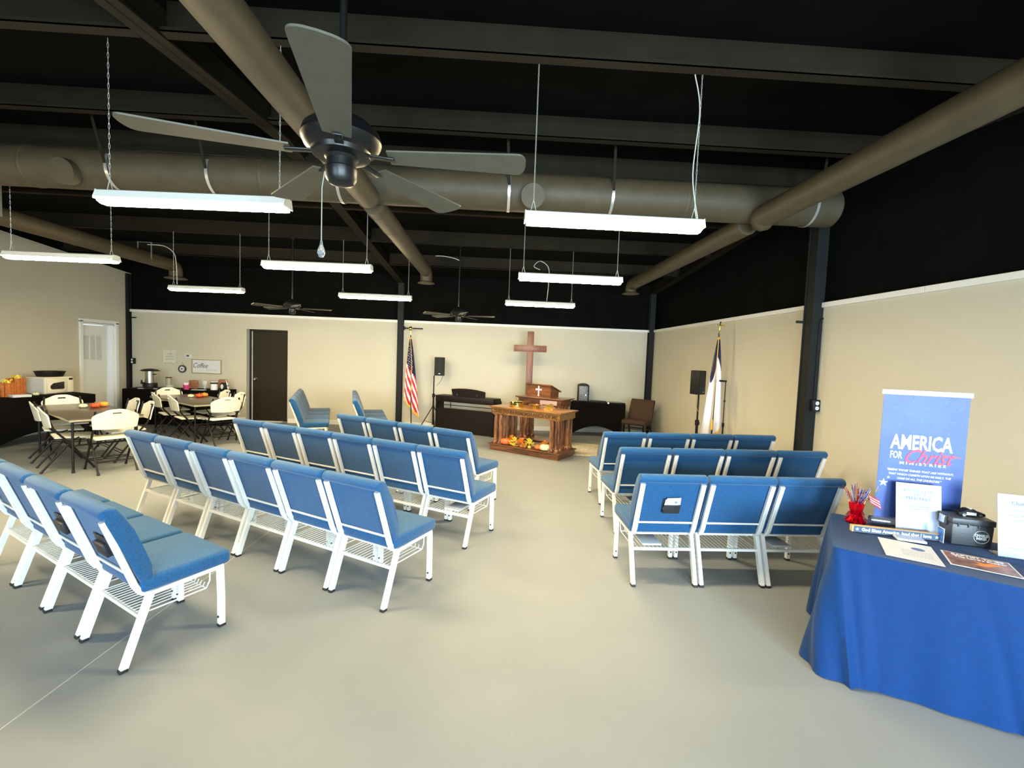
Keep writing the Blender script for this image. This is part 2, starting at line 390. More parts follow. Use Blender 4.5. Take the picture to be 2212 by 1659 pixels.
b.box((XL-0.12, LY1-0.012, 1.02), (0.2, 0.024, 2.04)); b.box((XL-0.12, LY0+0.012, 1.02), (0.2, 0.024, 2.04)); b.box((XL-0.12, (LY0+LY1)/2, 2.03), (0.2, LY1-LY0, 0.03))
struct(b, 'trim_4', M['doorw'])
b = MB(); b.box((XL-0.08, LY0+0.32, 1.0), (0.04, 0.60, 2.0), bev=0.004); d2 = struct(b, 'door_2', M['doorw'])
b = MB(); b.box((XL-0.052, LY0+0.28, 1.55), (0.012, 0.44, 0.52), bev=0.003)
b.mi = 1
for k in range(3): b.box((XL-0.045, LY0+0.14+k*0.14, 1.55), (0.006, 0.11, 0.47))
b.build('louvre_panel', [M['doorw'], M['shade']], d2)
b = MB(); b.box((XL-0.19, LY1-0.12, 1.0), (0.04, 0.24, 2.0)); struct(b, 'wall_closet', M['doorw'])
b = MB(); b.box((XL+0.006, (YF+LY0-0.07)/2, 0.05), (0.014, LY0-0.07-YF, 0.10), bev=0.003); b.box((XL+0.006, (LY1+0.07+YB)/2, 0.05), (0.014, YB-LY1-0.07, 0.10)); struct(b, 'baseboard_left', M['trimw'])
# front wall behind the viewer with three windows
b = MB(); xs = [XL-0.2, -3.9, -2.1, -0.7, 1.1, 1.7, 3.5, XR+0.2]
for k in (0, 2, 4, 6): b.box(((xs[k]+xs[k+1])/2, YF-0.1, 1.9), (xs[k+1]-xs[k], 0.2, 3.8))
for k in (1, 3, 5):
    b.box(((xs[k]+xs[k+1])/2, YF-0.1, 0.25), (xs[k+1]-xs[k], 0.2, 0.5)); b.box(((xs[k]+xs[k+1])/2, YF-0.1, 3.1), (xs[k+1]-xs[k], 0.2, 1.4))
struct(b, 'wall_front', M['wall'])
for k in (1, 3, 5):
    b = MB(); x0, x1 = xs[k], xs[k+1]
    for xx in (x0+0.02, (x0+x1)/2, x1-0.02): b.box((xx, YF-0.08, 1.45), (0.05, 0.06, 1.9))
    for zz in (0.53, 2.38): b.box(((x0+x1)/2, YF-0.08, zz), (x1-x0, 0.06, 0.05))
    struct(b, 'window_%d' % ((k+1)//2), M['blackm'])
# roof
b = MB()
for y0, y1 in ((YF-0.3, RIDGE), (RIDGE, YB+0.3)):
    b.prism([(y0, zraf(y0)+0.22), (y1, zraf(y1)+0.22), (y1, zraf(y1)+0.34), (y0, zraf(y0)+0.34)], XL-0.3, XR+0.3, 'x')
struct(b, 'ceiling', M['black'])
# posts
def post(name, x, y, w, d, z1, label):
    b = MB()   # steel I section: two flanges and a web
    b.box((x, y-d/2+0.006, z1/2), (w, 0.012, z1)); b.box((x, y+d/2-0.006, z1/2), (w, 0.012, z1)); b.box((x, y, z1/2), (0.012, d-0.02, z1))
    b.box((x, y, 0.006), (w+0.04, d+0.02, 0.012))
    o = b.build(name, M['post'], smooth=False); return tag(o, label, 'post')
post('steel_column', -2.095, YB-0.055, 0.125, 0.10, zraf(YB-.05), 'black steel column on the back wall beside the striped flag')
p2 = thing('steel_column', 'big black steel column against the right wall with an outlet box', 'post', (XR-0.06, 5.04, 0))
b = MB(); b.box((0, -0.07, 1.84), (0.125, 0.012, 3.68)); b.box((0, 0.07, 1.84), (0.125, 0.012, 3.68)); b.box((0, 0, 1.84), (0.012, 0.13, 3.68)); b.build('shaft', M['post'], p2, smooth=False)
b = MB(); b.box((-0.045, 0.0, 1.84), (0.010, 0.13, 3.68)); b.build('side_plate', M['post'], p2, smooth=False)
post('steel_column', XR-0.07, YB-0.065, 0.12, 0.12, zraf(YB-.05), 'black steel column in the right back corner behind the brown chair')
post('steel_column', XL+0.035, YB-0.05, 0.06, 0.09, zraf(YB-.05)-0.05, 'thin black steel column in the left back corner by the coffee table')
# rafters
def rafter(x, label):
    b = MB()
    for y0, y1 in ((YF, RIDGE), (RIDGE, YB-0.005)):
        z0, z1 = zraf(y0), zraf(y1)
        b.prism([(y0, z0), (y1, z1), (y1, z1+0.015), (y0, z0+0.015)], x-0.07, x+0.07, 'x')
        b.prism([(y0, z0), (y1, z1), (y1, z1+0.225), (y0, z0+0.225)], x-0.006, x+0.006, 'x')
    return tag(b.build('roof_beam', M['steel'], smooth=False), label, 'beam')
rafter(-2.12, 'long dark steel roof beam running over the seating to the middle column')
rafter(XR-0.05, 'dark steel roof beam above the right wall')
# purlins
for y, lab in ((0.35, None), (1.65, None), (2.96, 'nearest dark roof purlin, carrying the chains of the first lights'), (4.25, 'dark roof purlin just in front of the big cross duct'), (5.05, 'dark roof purlin just behind the big cross duct'), (6.3, 'dark roof purlin between the second and third rows of lights'), (7.58, 'dark roof purlin over the third row of lights'), (8.9, 'dark roof purlin nearest the back wall')):
    if not lab: lab = 'dark roof purlin overhead, ' + ('above the viewer' if y < 1 else 'over the near black fan')
    b = MB(); z = zraf(y)
    for x0, x1 in ((XL, -2.20), (-2.04, XR)):
        b.box(((x0+x1)/2, y, z+0.115), (x1-x0, 0.012, 0.21)); b.box(((x0+x1)/2, y-0.03, z+0.008), (x1-x0, 0.07, 0.012)); b.box(((x0+x1)/2, y-0.06, z+0.018), (x1-x0, 0.010, 0.03))
    tag(b.build('roof_purlin', M['steel'], smooth=False), lab, 'beam')

# ================================================================== DUCTS
TY, TZ, TR = 4.72, 3.35, 0.187
t = thing('trunk_duct', 'thick round taupe duct crossing the room under the roof', 'duct', (0, TY, TZ))
b = MB(); b.lathe([(0.0, -7.9), (TR-0.02, -7.9), (TR, -7.88), (TR, 3.48), (TR-0.02, 3.50), (0.0, 3.50)], seg=40, axis='x'); b.build('pipe', M['duct'], t)
for x in (-4.5, -2.3, 1.9):
    b = MB(); b.lathe([(TR+0.002, x-0.02), (TR+0.006, x-0.008), (TR+0.006, x+0.008), (TR+0.002, x+0.02)], seg=40, axis='x'); b.build('seam_band', M['duct'], t)
for x in (0.33, -4.05):
    b = MB(); b.cyl((x, -TR+0.03, -0.09), (x, -TR-0.06, -0.11), 0.115, 28); b.build('capped_tap', M['duct'], t)
for i, x in enumerate((-3.70, -2.78, -1.56, 0.10, 1.13, 3.22)):
    t = thing('duct_strap', ['metal hanger strap round the trunk duct above the left end of the front left light', 'metal hanger strap round the trunk duct above the right half of the front left light', 'metal hanger strap on the trunk duct under the near black fan', 'metal hanger strap on the trunk duct just left of the front right light', 'metal hanger strap on the trunk duct above the middle of the front right light', 'metal hanger strap at the far right end of the trunk duct'][i], 'strap', (x, TY, TZ), 0, 'hanger straps of the trunk duct')
    b = MB(); rr = TR+0.006; pts = [(0, math.cos(a)*rr, math.sin(a)*rr) for a in [R(150+k*9) for k in range(25)]]
    b.sweep(pts, [(-0.014, -0.0015), (0.014, -0.0015), (0.014, 0.0015), (-0.014, 0.0015)]); b.build('loop', M['strap'], t)
    b = MB(); b.bar((0, -rr, 0.0), (-0.03, -0.30, 0.40), 0.026, 0.003, up=(0, 1, 0)); b.build('hanger', M['steel'], t)
def run_duct(name, label, x, z, r, y0, y1, br, dy, dz, flr, seams):
    t = thing(name, label, 'duct', (x, y0, z))
    b = MB(); pts = [(0, 0, 0), (0, y1-y0, 0)]
    b.tube(pts, r, 28); b.build('pipe', M['duct'], t)
    for s_ in seams:
        b = MB(); b.lathe([(r+0.001, s_-y0-0.02), (r+0.006, s_-y0), (r+0.001, s_-y0+0.02)], seg=28, axis='y'); b.build('seam_band', M['duct'], t)
    if br:
        b = MB(); L = y1-y0
        pts = [(0, L-0.02, 0)] + [(0, L + math.sin(a)*r*1.1, -(1-math.cos(a))*r*1.1) for a in [R(k*15) for k in range(1, 7)]] + [(0, L+r*1.1, -dz)]
        b.tube(pts, r*0.98, 24); b.build('elbow', M['duct'], t)
        b = MB(); b.lathe([(r*0.9, -dz+0.02), (flr*0.8, -dz+0.005), (flr, -dz-0.012), (flr, -dz-0.02), (flr*0.75, -dz-0.012), (flr*0.45, -dz-0.03), (0, -dz-0.03)], (0, L+r*1.1, 0), 28); b.build('diffuser', M['strap'] if name == 'x' else M['duct'], t)
    return t
run_duct('branch_duct', 'long taupe branch duct passing diagonally under the near fan from the top left', -1.28, 3.19, 0.113, -0.9, 4.60, False, 0, 0, 0, (1.55, 3.4))
run_duct('branch_duct', 'middle taupe branch duct running from the trunk duct towards the back wall', -1.28, 3.19, 0.109, 4.80, 8.40, True, 0, 0.20, 0.155, (5.0, 5.6))
t = run_duct('branch_duct', 'long taupe branch duct along the right side coming in from the upper right', 2.66, 3.18, 0.113, -0.9, 4.55, False, 0, 0, 0, (2.2,))
b = MB(); b.lathe([(0.0, -0.10), (0.06, -0.095), (0.11, -0.05), (0.125, 0), (0.11, 0.06), (0.05, 0.10), (0, 0.10)], (0, 4.55+0.9, -0.015), 24, axis='x'); b.build('elbow', M['duct'], t)
t = run_duct('branch_duct', 'right taupe branch duct behind the trunk duct ending over the right back corner', 2.66, 3.18, 0.109, 4.82, 8.80, True, 0, 0.16, 0.165, ())
t = run_duct('branch_duct', 'left taupe branch duct running above the white folding chairs to a round diffuser', -6.06, 3.16, 0.112, 4.80, 8.85, True, 0, 0.22, 0.19, (6.9,))
for yy in (1.0, 3.4):
    b = MB(); z = zraf(4.80+yy)-3.16+0.01; b.bar((-0.113, yy, -0.03), (-0.113, yy, z), 0.003, 0.026); b.bar((0.113, yy, -0.03), (0.113, yy, z), 0.003, 0.026); b.box((0, yy, z), (0.24, 0.03, 0.004)); b.build('hanger', M['strap'], t)

# ================================================================== LIGHTS
def shop_light(x0, x1, y0, y1, label, chains=True, idx=0):
    cx_, cy_ = (x0+x1)/2, (y0+y1)/2; ang = math.atan2(y1-y0, x1-x0); L = 1.15
    t = thing('hanging_light', label, 'light', (cx_, cy_, 2.56), ang, 'chain hung tube lights')
    b = MB(); b.prism([(-0.062, 0.0), (-0.068, 0.0), (-0.050, 0.045), (-0.020, 0.058), (0.020, 0.058), (0.050, 0.045), (0.068, 0.0), (0.062, 0.0), (0.046, 0.040), (-0.046, 0.040)], -L/2, L/2, 'x')
    b.box((-L/2-0.002, 0, 0.022), (0.006, 0.125, 0.06), taper=(1, 0.7)); b.box((L/2+0.002, 0, 0.022), (0.006, 0.125, 0.06), taper=(1, 0.7))
    b.build('housing', M['lampw'], t, smooth=False)
    b = MB(); b.prism([(-0.060, 0.004), (-0.052, -0.020), (-0.025, -0.030), (0.025, -0.030), (0.052, -0.020), (0.060, 0.004), (0.045, 0.036), (-0.045, 0.036)], -L/2+0.012, L/2-0.012, 'x')
    b.build('diffuser', M['tube'], t)
    if chains:
        zt = zraf(cy_)-0.001-2.56
        for sgn in (-1, 1):
            b = MB(); x = sgn*(L/2-0.05); n = 34
            b.tube([(x+sgn*-0.018, 0, 0.055), (x, 0, 0.13)], 0.0025, 5); b.tube([(x+sgn*0.018, 0, 0.055), (x, 0, 0.13)], 0.0025, 5)
            z = 0.13; k = 0
            while z < zt-0.01:
                h = min(0.030, zt-z)
                a = R(90*(k % 2)+45)
                for s2 in (-1, 1):
                    ox, oy = math.cos(a)*0.0036*s2, math.sin(a)*0.0036*s2
                    b.tube([(x+ox*0.3, oy*0.3, z-0.004), (x+ox, oy, z+h*0.3), (x+ox, oy, z+h*0.7), (x+ox*0.3, oy*0.3, z+h+0.004)], 0.0015, 4)
                z += h; k += 1
            b.build('chain', M['chain'], t)
    return t
shop_light(-2.458, -1.319, 2.99, 2.95, 'front left tube light, the large glowing one beside the near fan')
shop_light(0.19, 1.31, 2.965, 2.965, 'front right tube light, the large glowing one right of the near fan')
shop_light(-5.27, -4.11, 5.18, 5.165, 'tube light at the left edge of the photo above the microwave')
shop_light(-2.50, -1.345, 5.06, 5.03, 'second row tube light in the middle, left of the centre duct')
shop_light(0.255, 1.403, 5.09, 5.09, 'second row tube light right of the two, above the pulpit')
shop_light(-5.165, -4.015, 7.52, 7.48, 'small far tube light at the left above the coffee sign')
shop_light(-2.51, -1.38, 7.54, 7.56, 'small far tube light in front of the middle column')
shop_light(0.18, 1.32, 7.58, 7.61, 'small far tube light nearest above the wooden cross')
shop_light(-5.05, -3.90, 2.97, 2.95, 'tube light hanging just beyond the left edge of the photo, first row')
# loose cords
def cord(pts, label, r=0.005, mt='cord', name='power_cord'):
    P = [Vector(p) for p in pts]; out = []
    for i in range(len(P)-1):
        p0 = P[max(i-1, 0)]; p1 = P[i]; p2 = P[i+1]; p3 = P[min(i+2, len(P)-1)]
        for k in range(6):
            q = k/6; out.append(0.5*((2*p1)+(-p0+p2)*q+(2*p0-5*p1+4*p2-p3)*q*q+(-p0+3*p1-3*p2+p3)*q**3))
    out.append(P[-1]); b = MB(); b.tube(out, r, 6); return tag(b.build(name, M[mt]), label, 'cord')
cord([(1.30, 2.965, 2.62), (1.25, 2.965, 2.9), (1.27, 2.962, 3.3), (1.22, 2.95, 3.515)], 'pale cord running up beside the right chain of the front right light', 0.004)
cord([(0.86, 7.6, 2.63), (0.88, 7.6, 2.95), (0.86, 7.58, 3.18), (0.72, 7.56, 3.27), (0.62, 7.55, 3.18), (0.72, 7.55, 3.13)], 'pale curling cord above the small far light over the cross', 0.006)
cord([(-5.05, 7.5, 2.63), (-5.06, 7.5, 2.95), (-5.10, 7.5, 3.12), (-5.25, 7.5, 3.22), (-5.5, 7.5, 3.23)], 'pale cord arching above the small far light over the coffee sign', 0.006)
cord([(-1.05, 8.0, 3.37), (-0.9, 8.0, 3.37), (-0.72, 8.0, 3.34), (-0.62, 8.0, 3.30)], 'pale cord under the roof beside the right far fan', 0.007)

# ================================================================== FANS
def fan(loc, angles, rad, label, pitch=12, big=True, ztop=3.8):
    t = thing('ceiling_fan', label, 'fan', loc, 0)
    k = rad/0.66
    b = MB(); b.lathe([(0.0, 0.13), (0.03, 0.13), (0.05, 0.105), (0.10, 0.085), (0.132, 0.055), (0.140, 0.025), (0.128, 0.0), (0.105, -0.015), (0.100, -0.03), (0.075, -0.035), (0.0, -0.035)], seg=40)
    b.build('motor_housing', M['fanb'], t)
    b = MB(); b.lathe([(0.06, -0.035), (0.052, -0.045), (0.052, -0.07), (0.056, -0.075), (0.054, -0.11), (0.044, -0.125), (0.02, -0.133), (0.0, -0.133)], seg=32); b.build('switch_housing', M['fanb'], t)
    b = MB(); b.cyl((0, 0, 0.12), (0, 0, ztop-0.05), 0.013, 12); b.build('downrod', M['fanb'], t)
    b = MB(); b.lathe([(0.015, ztop-0.11), (0.05, ztop-0.07), (0.065, ztop), (0, ztop)], seg=20); b.build('canopy', M['fanb'], t)
    for a in angles:
        ca, sa = math.cos(R(a)), math.sin(R(a))
        rot = Matrix.Rotation(R(a), 4, 'Z') @ Matrix.Rotation(R(pitch), 4, 'X')
        b = MB()
        n = 14; top = []; 
        def wdt(s): return (0.045 + 0.028*s) if s < 0.93 else 0.002+0.069*max(0.0, 1-((s-0.93)/0.07)**2.6)**0.45
        for s in [i/12*0.92 for i in range(13)]+[0.94, 0.955, 0.97, 0.98, 0.99, 0.996, 1.0]:
            x = 0.17+(rad-0.17)*s; w = wdt(s)
            top.append((x, w))
        poly = [(x, w) for x, w in top] + [(x, -w) for x, w in reversed(top)]
        A = [b.bm.verts.new(rot @ Vector((x, y, -0.028))) for x, y in poly]; B = [b.bm.verts.new(rot @ Vector((x, y, -0.022))) for x, y in poly]
        b.bm.faces.new(A[::-1]); b.bm.faces.new(B)
        for q in range(len(poly)): b.bm.faces.new((A[q], A[(q+1) % len(poly)], B[(q+1) % len(poly)], B[q]))
        bl = b.build('blade', M['blade'], t)
        b = MB(); b.bar((ca*0.09, sa*0.09, -0.022), (ca*0.19, sa*0.19, -0.033), 0.030, 0.006, bev=0.002); b.build('blade_iron', M['fanb'], bl)
    return t
nf = fan((-0.575, 1.72, 2.412), (195, 284, 0, 59, 130), 0.67, 'large black ceiling fan close overhead with a crystal pull chain', ztop=zraf(1.72)+0.22-2.412, pitch=-5)
b = MB(); b.tube([(-0.045, -0.04, -0.10), (-0.05, -0.05, -0.16), (-0.05, -0.05, -0.345)], 0.0018, 5); pc = b.build('pull_chain', M['chain'], nf)
b = MB(); b.lathe([(0.0, -0.34), (0.004, -0.345), (0.006, -0.36), (0.013, -0.378), (0.014, -0.388), (0.008, -0.402), (0.0, -0.405)], (-0.05, -0.05, 0), 8); b.build('crystal_drop', M['crystal'], pc, smooth=False)
fan((-3.47, 8.0, 2.40), (10, 82, 154, 226, 298), 0.64, 'small far black ceiling fan on the left above the brown door', ztop=zraf(8.0)+0.22-2.40)
fan((-0.63, 8.0, 2.385), (-6, 66, 138, 210, 282), 0.64, 'small far black ceiling fan left of the wooden cross', ztop=zraf(8.0)+0.22-2.385)

# ================================================================== CHURCH CHAIRS
def church_chair(fab, met, label, z=0):
    t = thing('church_chair', label, 'chair', (0, 0, 0))
    b = MB()
    vs = b.box((0, 0.300, 0.418), (0.515, 0.455, 0.085), bev=0.026, seg=3)
    for v in vs:
        if v.co.z > 0.43: v.co.z += 0.012*max(0, 1-(v.co.x/0.25)**2)*max(0, 1-((v.co.y-0.3)/0.23)**2)
    b.build('seat', fab, t, ang=60)
    # back cushion, its top rolled over the frame
    b = MB()
    prof = [(0.098, 0.385), (0.050, 0.500), (-0.052, 0.800), (-0.078, 0.806), (-0.092, 0.822), (-0.092, 0.842), (-0.078, 0.860), (-0.052, 0.868), (-0.022, 0.860), (0.010, 0.820), (0.048, 0.730), (0.088, 0.620), (0.122, 0.520), (0.140, 0.455), (0.138, 0.410), (0.120, 0.385)]
    b.prism(prof, -0.253, 0.253, 'x', bev=0.017)
    b.build('backrest', fab, t, ang=50)
    sq = [(-0.014, -0.016), (0.014, -0.016), (0.014, 0.016), (-0.014, 0.016)]
    for s_ in (-1, 1):
        x = s_*0.238
        b = MB(); b.sweep([(x, -0.002, 0.012), (x, 0.055, 0.18), (x, 0.118, 0.362)], sq); lg = b.build('leg', met, t, smooth=False)
        b = MB(); b.box((x, -0.004, 0.008), (0.033, 0.038, 0.016), bev=0.003); b.build('foot_cap', M['rubber'], lg)
        b = MB(); b.sweep([(x, 0.478, 0.012), (x, 0.476, 0.20), (x, 0.470, 0.372)], sq); lg = b.build('leg', met, t, smooth=False)
        b = MB(); b.box((x, 0.478, 0.008), (0.033, 0.038, 0.016), bev=0.003); b.build('foot_cap', M['rubber'], lg)
        b = MB(); b.cyl((x, 0.478-0.015, 0.062), (x, 0.478-0.022, 0.062), 0.007, 8); b.build('leg_bolt', M['rubber'], lg)
        b = MB(); xx = s_*0.226
        pts = [(xx, 0.215, 0.366), (xx, 0.150, 0.362), (xx, 0.108, 0.366), (xx, 0.078, 0.385), (xx, 0.055, 0.425), (xx, 0.010, 0.560), (xx, -0.045, 0.722), (xx, -0.068, 0.790), (xx, -0.070, 0.800)]
        b.sweep(pts, [(-0.017, -0.010), (-0.010, -0.015), (0.010, -0.015), (0.017, -0.010), (0.017, 0.010), (0.010, 0.015), (-0.010, 0.015), (-0.017, 0.010)])
        b.build('back_upright', met, t)
    b = MB()
    for s_ in (-1, 1): b.bar((s_*0.238, 0.105, 0.364), (s_*0.238, 0.484, 0.372), 0.026, 0.022)
    b.bar((-0.238, 0.470, 0.366), (0.238, 0.470, 0.366), 0.02, 0.022); b.bar((-0.238, 0.125, 0.362), (0.238, 0.125, 0.362), 0.02, 0.02)
    b.build('seat_frame', met, t, smooth=False)
    b = MB(); b.bar((-0.215, 0.052, 0.470), (0.215, 0.052, 0.470), 0.008, 0.014); b.build('back_rail', met, t, smooth=False)
    b = MB(); b.bar((-0.238, 0.074, 0.255), (0.238, 0.074, 0.255), 0.016, 0.020)
    b.tube([(-0.225, 0.40, 0.262), (0.225, 0.40, 0.262)], 0.004, 6)
    for s_ in (-1, 1): b.tube([(s_*0.225, 0.074, 0.262), (s_*0.225, 0.40, 0.262), (s_*0.225, 0.42, 0.30), (s_*0.225, 0.42, 0.36)], 0.004, 6)
    for k in range(13):
        x = -0.19+k*0.38/12; b.tube([(x, 0.074, 0.266), (x, 0.40, 0.266), (x, 0.41, 0.285)], 0.0026, 5)
    b.build('book_rack', met, t)
    return t
proto = church_chair(M['blue'], M['cream'], 'x')
first = [True]
def put_chair(x, y, deg, label, group):
    if first[0]: o = proto; first[0] = False
    else: o = copy_tree(proto)
    o.location = (x, y, 0); o.rotation_euler = (0, 0, R(deg)); tag(o, label, 'chair', group); return o
def add_pocket(o):
    b = MB(); rot = Matrix.Rotation(R(18.8), 4, 'X')
    def P(x, y, z): return rot @ Vector((x, y, z)) + Vector((0.02, 0.000, 0.595))
    vs = b.box((0, 0, 0), (0.125, 0.022, 0.075), bev=0.004)
    for v in vs: v.co = P(*v.co) + Vector((0, -0.004, 0))
    vs = b.box((0, 0.012, 0.02), (0.135, 0.006, 0.115), bev=0.002)
    for v in vs: v.co = P(*v.co) + Vector((0, -0.004, 0))
    b.build('card_pocket', M['pocket'], o)
ordn = ['first', 'second', 'third', 'fourth', 'fifth', 'sixth']
def row(x, y, deg, side, n, pitch, rowname, skipaisle=True):
    out = []
    c, s = math.cos(R(deg)), math.sin(R(deg))
    for k in range(n):
        px, py = x + side*c*pitch*k, y + side*s*pitch*k
        lab = 'blue church chair with cream frame, %s from the aisle in %s' % (ordn[k], rowname)
        out.append(put_chair(px, py, deg, lab, 'blue chairs in ' + rowname))
    return out
# right block: rear feet centres
r1 = row(1.345, 3.272, 0.5, 1, 3, 0.523, 'the nearest right row')
r2 = row(1.485, 4.275, 2.2, 1, 4, 0.524, 'the middle right row')
r3 = row(1.545, 5.170, 2.8, 1, 4, 0.525, 'the farthest right row')
# left block, turned towards the table
def lrow(fx, fy, deg, n, pitch, nm):
    c, s = math.cos(R(deg)), math.sin(R(deg))
    return row(fx - c*0.243, fy - s*0.243, deg, -1, n, pitch, nm)
l1 = lrow(-1.825, 2.302, -31.5, 4, 0.540, 'the nearest left row')
l2 = lrow(-0.649, 2.886, -29.5, 6, 0.529, 'the second left row')
l3 = lrow(-0.184, 3.868, -28.5, 6, 0.520, 'the third left row')
l4 = lrow(-0.185, 4.84, -33.0, 4, 0.535, 'the fourth left row')
# two side rows far away, facing right
def side_row(x, y, n, nm, ang):
    for k in range(n):
        put_chair(x - math.sin(R(-ang))*0 + math.cos(R(90+ang))*0.53*k, y + math.sin(R(90+ang))*0.53*k, -90+ang, 'blue chair turned sideways, %s from the camera, %s' % (ordn[k], nm), 'blue chairs in '+nm)
side_row(-3.30, 7.78, 4, 'the row beside the brown door', 19)
side_row(-2.27, 7.80, 4, 'the row between brown door and flag', 17)
for o in (r1[0], l1[0], l1[1]): add_pocket(o)
# giving cards in the first pocket
t = thing('giving_card', 'white giving cards sticking out of the black chair-back pocket', 'card', (1.365, 3.255, 0.62), R(0.5))
b = MB(); rr = Matrix.Rotation(R(18), 4, 'X')
for k, (dx, rz, dz) in enumerate(((-0.008, 4, 0.012), (0.008, -3, 0.026))):
    vs = b.box((0, 0, 0), (0.105, 0.0015, 0.085), Matrix.Rotation(R(rz), 4, 'Y'))
    for v in vs: v.co = rr @ (v.co + Vector((dx, -0.002+0.004*k, dz)))
b.build('card', M['paper'], t)
b = MB(); b.cyl((0.022, -0.0155, 0.035), (0.022, -0.0165, 0.0353), 0.010, 16); b.build('printed_seal', M['inkb'], t)
# booklets on the racks
def booklet(ch, dx, lab):
    o = bpy.data.objects.new('booklet', None); 
    b = MB(); b.box((0, 0, 0.007), (0.15, 0.20, 0.014), bev=0.002)
    mw_ = Matrix.Translation(ch.location) @ Matrix.Rotation(ch.rotation_euler.z, 4, 'Z')
    o = b.build('booklet', M['paper']); o.location = mw_ @ Vector((dx, 0.20, 0.2695)); o.rotation_euler = (0, 0, ch.rotation_euler.z)
    tag(o, lab, 'booklet', 'booklets on the under-seat racks')
booklet(r1[0], -0.07, 'white booklet on the rack under the nearest right aisle chair')
booklet(r1[2], -0.08, 'white booklet on the rack under the third chair of the nearest right row')
booklet(r2[0], 0.02, 'white booklet on the rack under the aisle chair of the middle right row')
booklet(r3[0], 0.02, 'white booklet on the rack under the aisle chair of the farthest right row')
booklet(l3[0], 0.02, 'white booklet on the rack under the aisle chair of the third left row')
# brown chair by the corner
bc = church_chair(M['brownf'], M['brownm'], 'brown fabric church chair in the right back corner'); bc.location = (3.25, 9.62, 0); bc.rotation_euler = (0, 0, R(143))

# ================================================================== FOLDING CHAIRS AND TABLES
def folding_chair():
    t = thing('folding_chair', 'x', 'chair')
    b = MB(); nx, nz = 23, 13; W_, z0, z1 = 0.235, 0.565, 0.825
    def halfw(s):   # s 0 bottom .. 1 top
        if s > 0.55: return W_*(1-0.42*((s-0.55)/0.45)**2.6)
        return W_*(0.93+0.07*s/0.55)
    def pt(i, j):
        u = -1+2*i/nx; s = j/nz; x = u*halfw(s); z = z0+(z1-z0)*s
        if j == 0: z += 0.012*u*u
        if s > 0.55: z -= 0.035*(abs(u)**3)*((s-0.55)/0.45)
        return Vector((x, -0.005-0.045*(1-(x/W_)**2)+0.030-0.09*(s-0.5)*0.6, z))
    V = [[b.bm.verts.new(pt(i, j)) for j in range(nz+1)] for i in range(nx+1)]
    for i in range(nx):
        for j in range(nz):
            if 9 <= i <= 13 and j == 10: continue
            b.bm.faces.new((V[i][j], V[i+1][j], V[i+1][j+1], V[i][j+1]))
    b.build('backrest', M['plastic'], t, thick=0.014)
    b = MB(); vs = b.box((0, 0.27, 0.435), (0.41, 0.40, 0.026), bev=0.012, seg=3)
    for v in vs:
        v.co.z -= 0.012*(1-(v.co.x/0.21)**2); 
        if v.co.y > 0.42: v.co.z -= 0.015
        if v.co.y < 0.12: v.co.x *= 0.93
    b.build('seat', M['plastic'], t, ang=60)
    for s_ in (-1, 1):
        x = s_*0.212
        b = MB(); b.tube([(x*0.95, 0.000, 0.80), (x, 0.025, 0.66), (x, 0.065, 0.54), (x, 0.16, 0.42), (x, 0.44, 0.012)], 0.0125, 8); lg = b.build('leg', M['blackm'], t)
        b = MB(); b.cyl((x, 0.432, 0.024), (x, 0.446, 0.002), 0.016, 10); b.build('foot_cap', M['rubber'], lg)
        x2 = s_*0.195
        b = MB(); b.tube([(x2, 0.30, 0.425), (x2, 0.24, 0.40), (x2, -0.055, 0.012)], 0.0115, 8); lg = b.build('leg', M['blackm'], t)
        b = MB(); b.cyl((x2, -0.047, 0.024), (x2, -0.061, 0.002), 0.015, 10); b.build('foot_cap', M['rubber'], lg)
    b = MB(); b.tube([(-0.212, 0.345, 0.15), (0.212, 0.345, 0.15)], 0.007, 6); b.tube([(-0.212, 0.36, 0.125), (0.212, 0.36, 0.125)], 0.006, 6)
    b.tube([(-0.195, 0.045, 0.145), (0.195, 0.045, 0.145)], 0.008, 6)
    for s_ in (-1, 1): b.tube([(s_*0.195, 0.05, 0.15), (s_*0.06, 0.10, 0.21), (0, 0.11, 0.215)], 0.006, 6)
    b.build('crossbar', M['blackm'], t)
    return t
fproto = folding_chair(); ff = [True]
def put_fc(x, y, dx, dy, label, grp):
    if ff[0]: o = fproto; ff[0] = False
    else: o = copy_tree(fproto)
    o.location = (x, y, 0); o.rotation_euler = (0, 0, math.atan2(dy, dx)-PI/2); tag(o, label, 'chair', grp); return o
def folding_table(cx_, cy_, ang, L, D, h, label):
    t = thing('folding_table', label, 'table', (cx_, cy_, 0), ang)
    b = MB(); b.box((0, 0, h-0.006), (L, D, 0.012), bev=0.003); tp = b.build('tabletop', M['ttop'], t)
    b = MB(); b.box((0, 0, h-0.026), (L+0.004, D+0.004, 0.028), bev=0.006); b.build('edge_band', M['tedge'], tp)
    for sx in (-1, 1):
        for sy in (-1, 1):
            x, y = sx*(L/2-0.10), sy*(D/2-0.05)
            b = MB(); b.tube([(x, y, h-0.04), (x, y, 0.01)], 0.014, 8); lg = b.build('leg', M['blackm'], t)
            b = MB(); b.cyl((x, y, 0.03), (x, y, 0.001), 0.018, 10); b.build('foot_cap', M['rubber'], lg)
        x = sx*(L/2-0.10)
        b = MB(); b.bar((x, -D/2+0.05, 0.35), (x, D/2-0.05, 0.35), 0.02, 0.02); b.tube([(x, 0, 0.35), (sx*0.25, 0, h-0.04)], 0.009, 6); b.bar((x, -D/2+0.05, h-0.05), (x, D/2-0.05, h-0.05), 0.03, 0.02)
        b.build('brace', M['blackm'], t)
    return t
u1 = Vector((-0.805, 0.593)); v1 = Vector((0.593, 0.805))
TA = math.atan2(u1.y, u1.x)
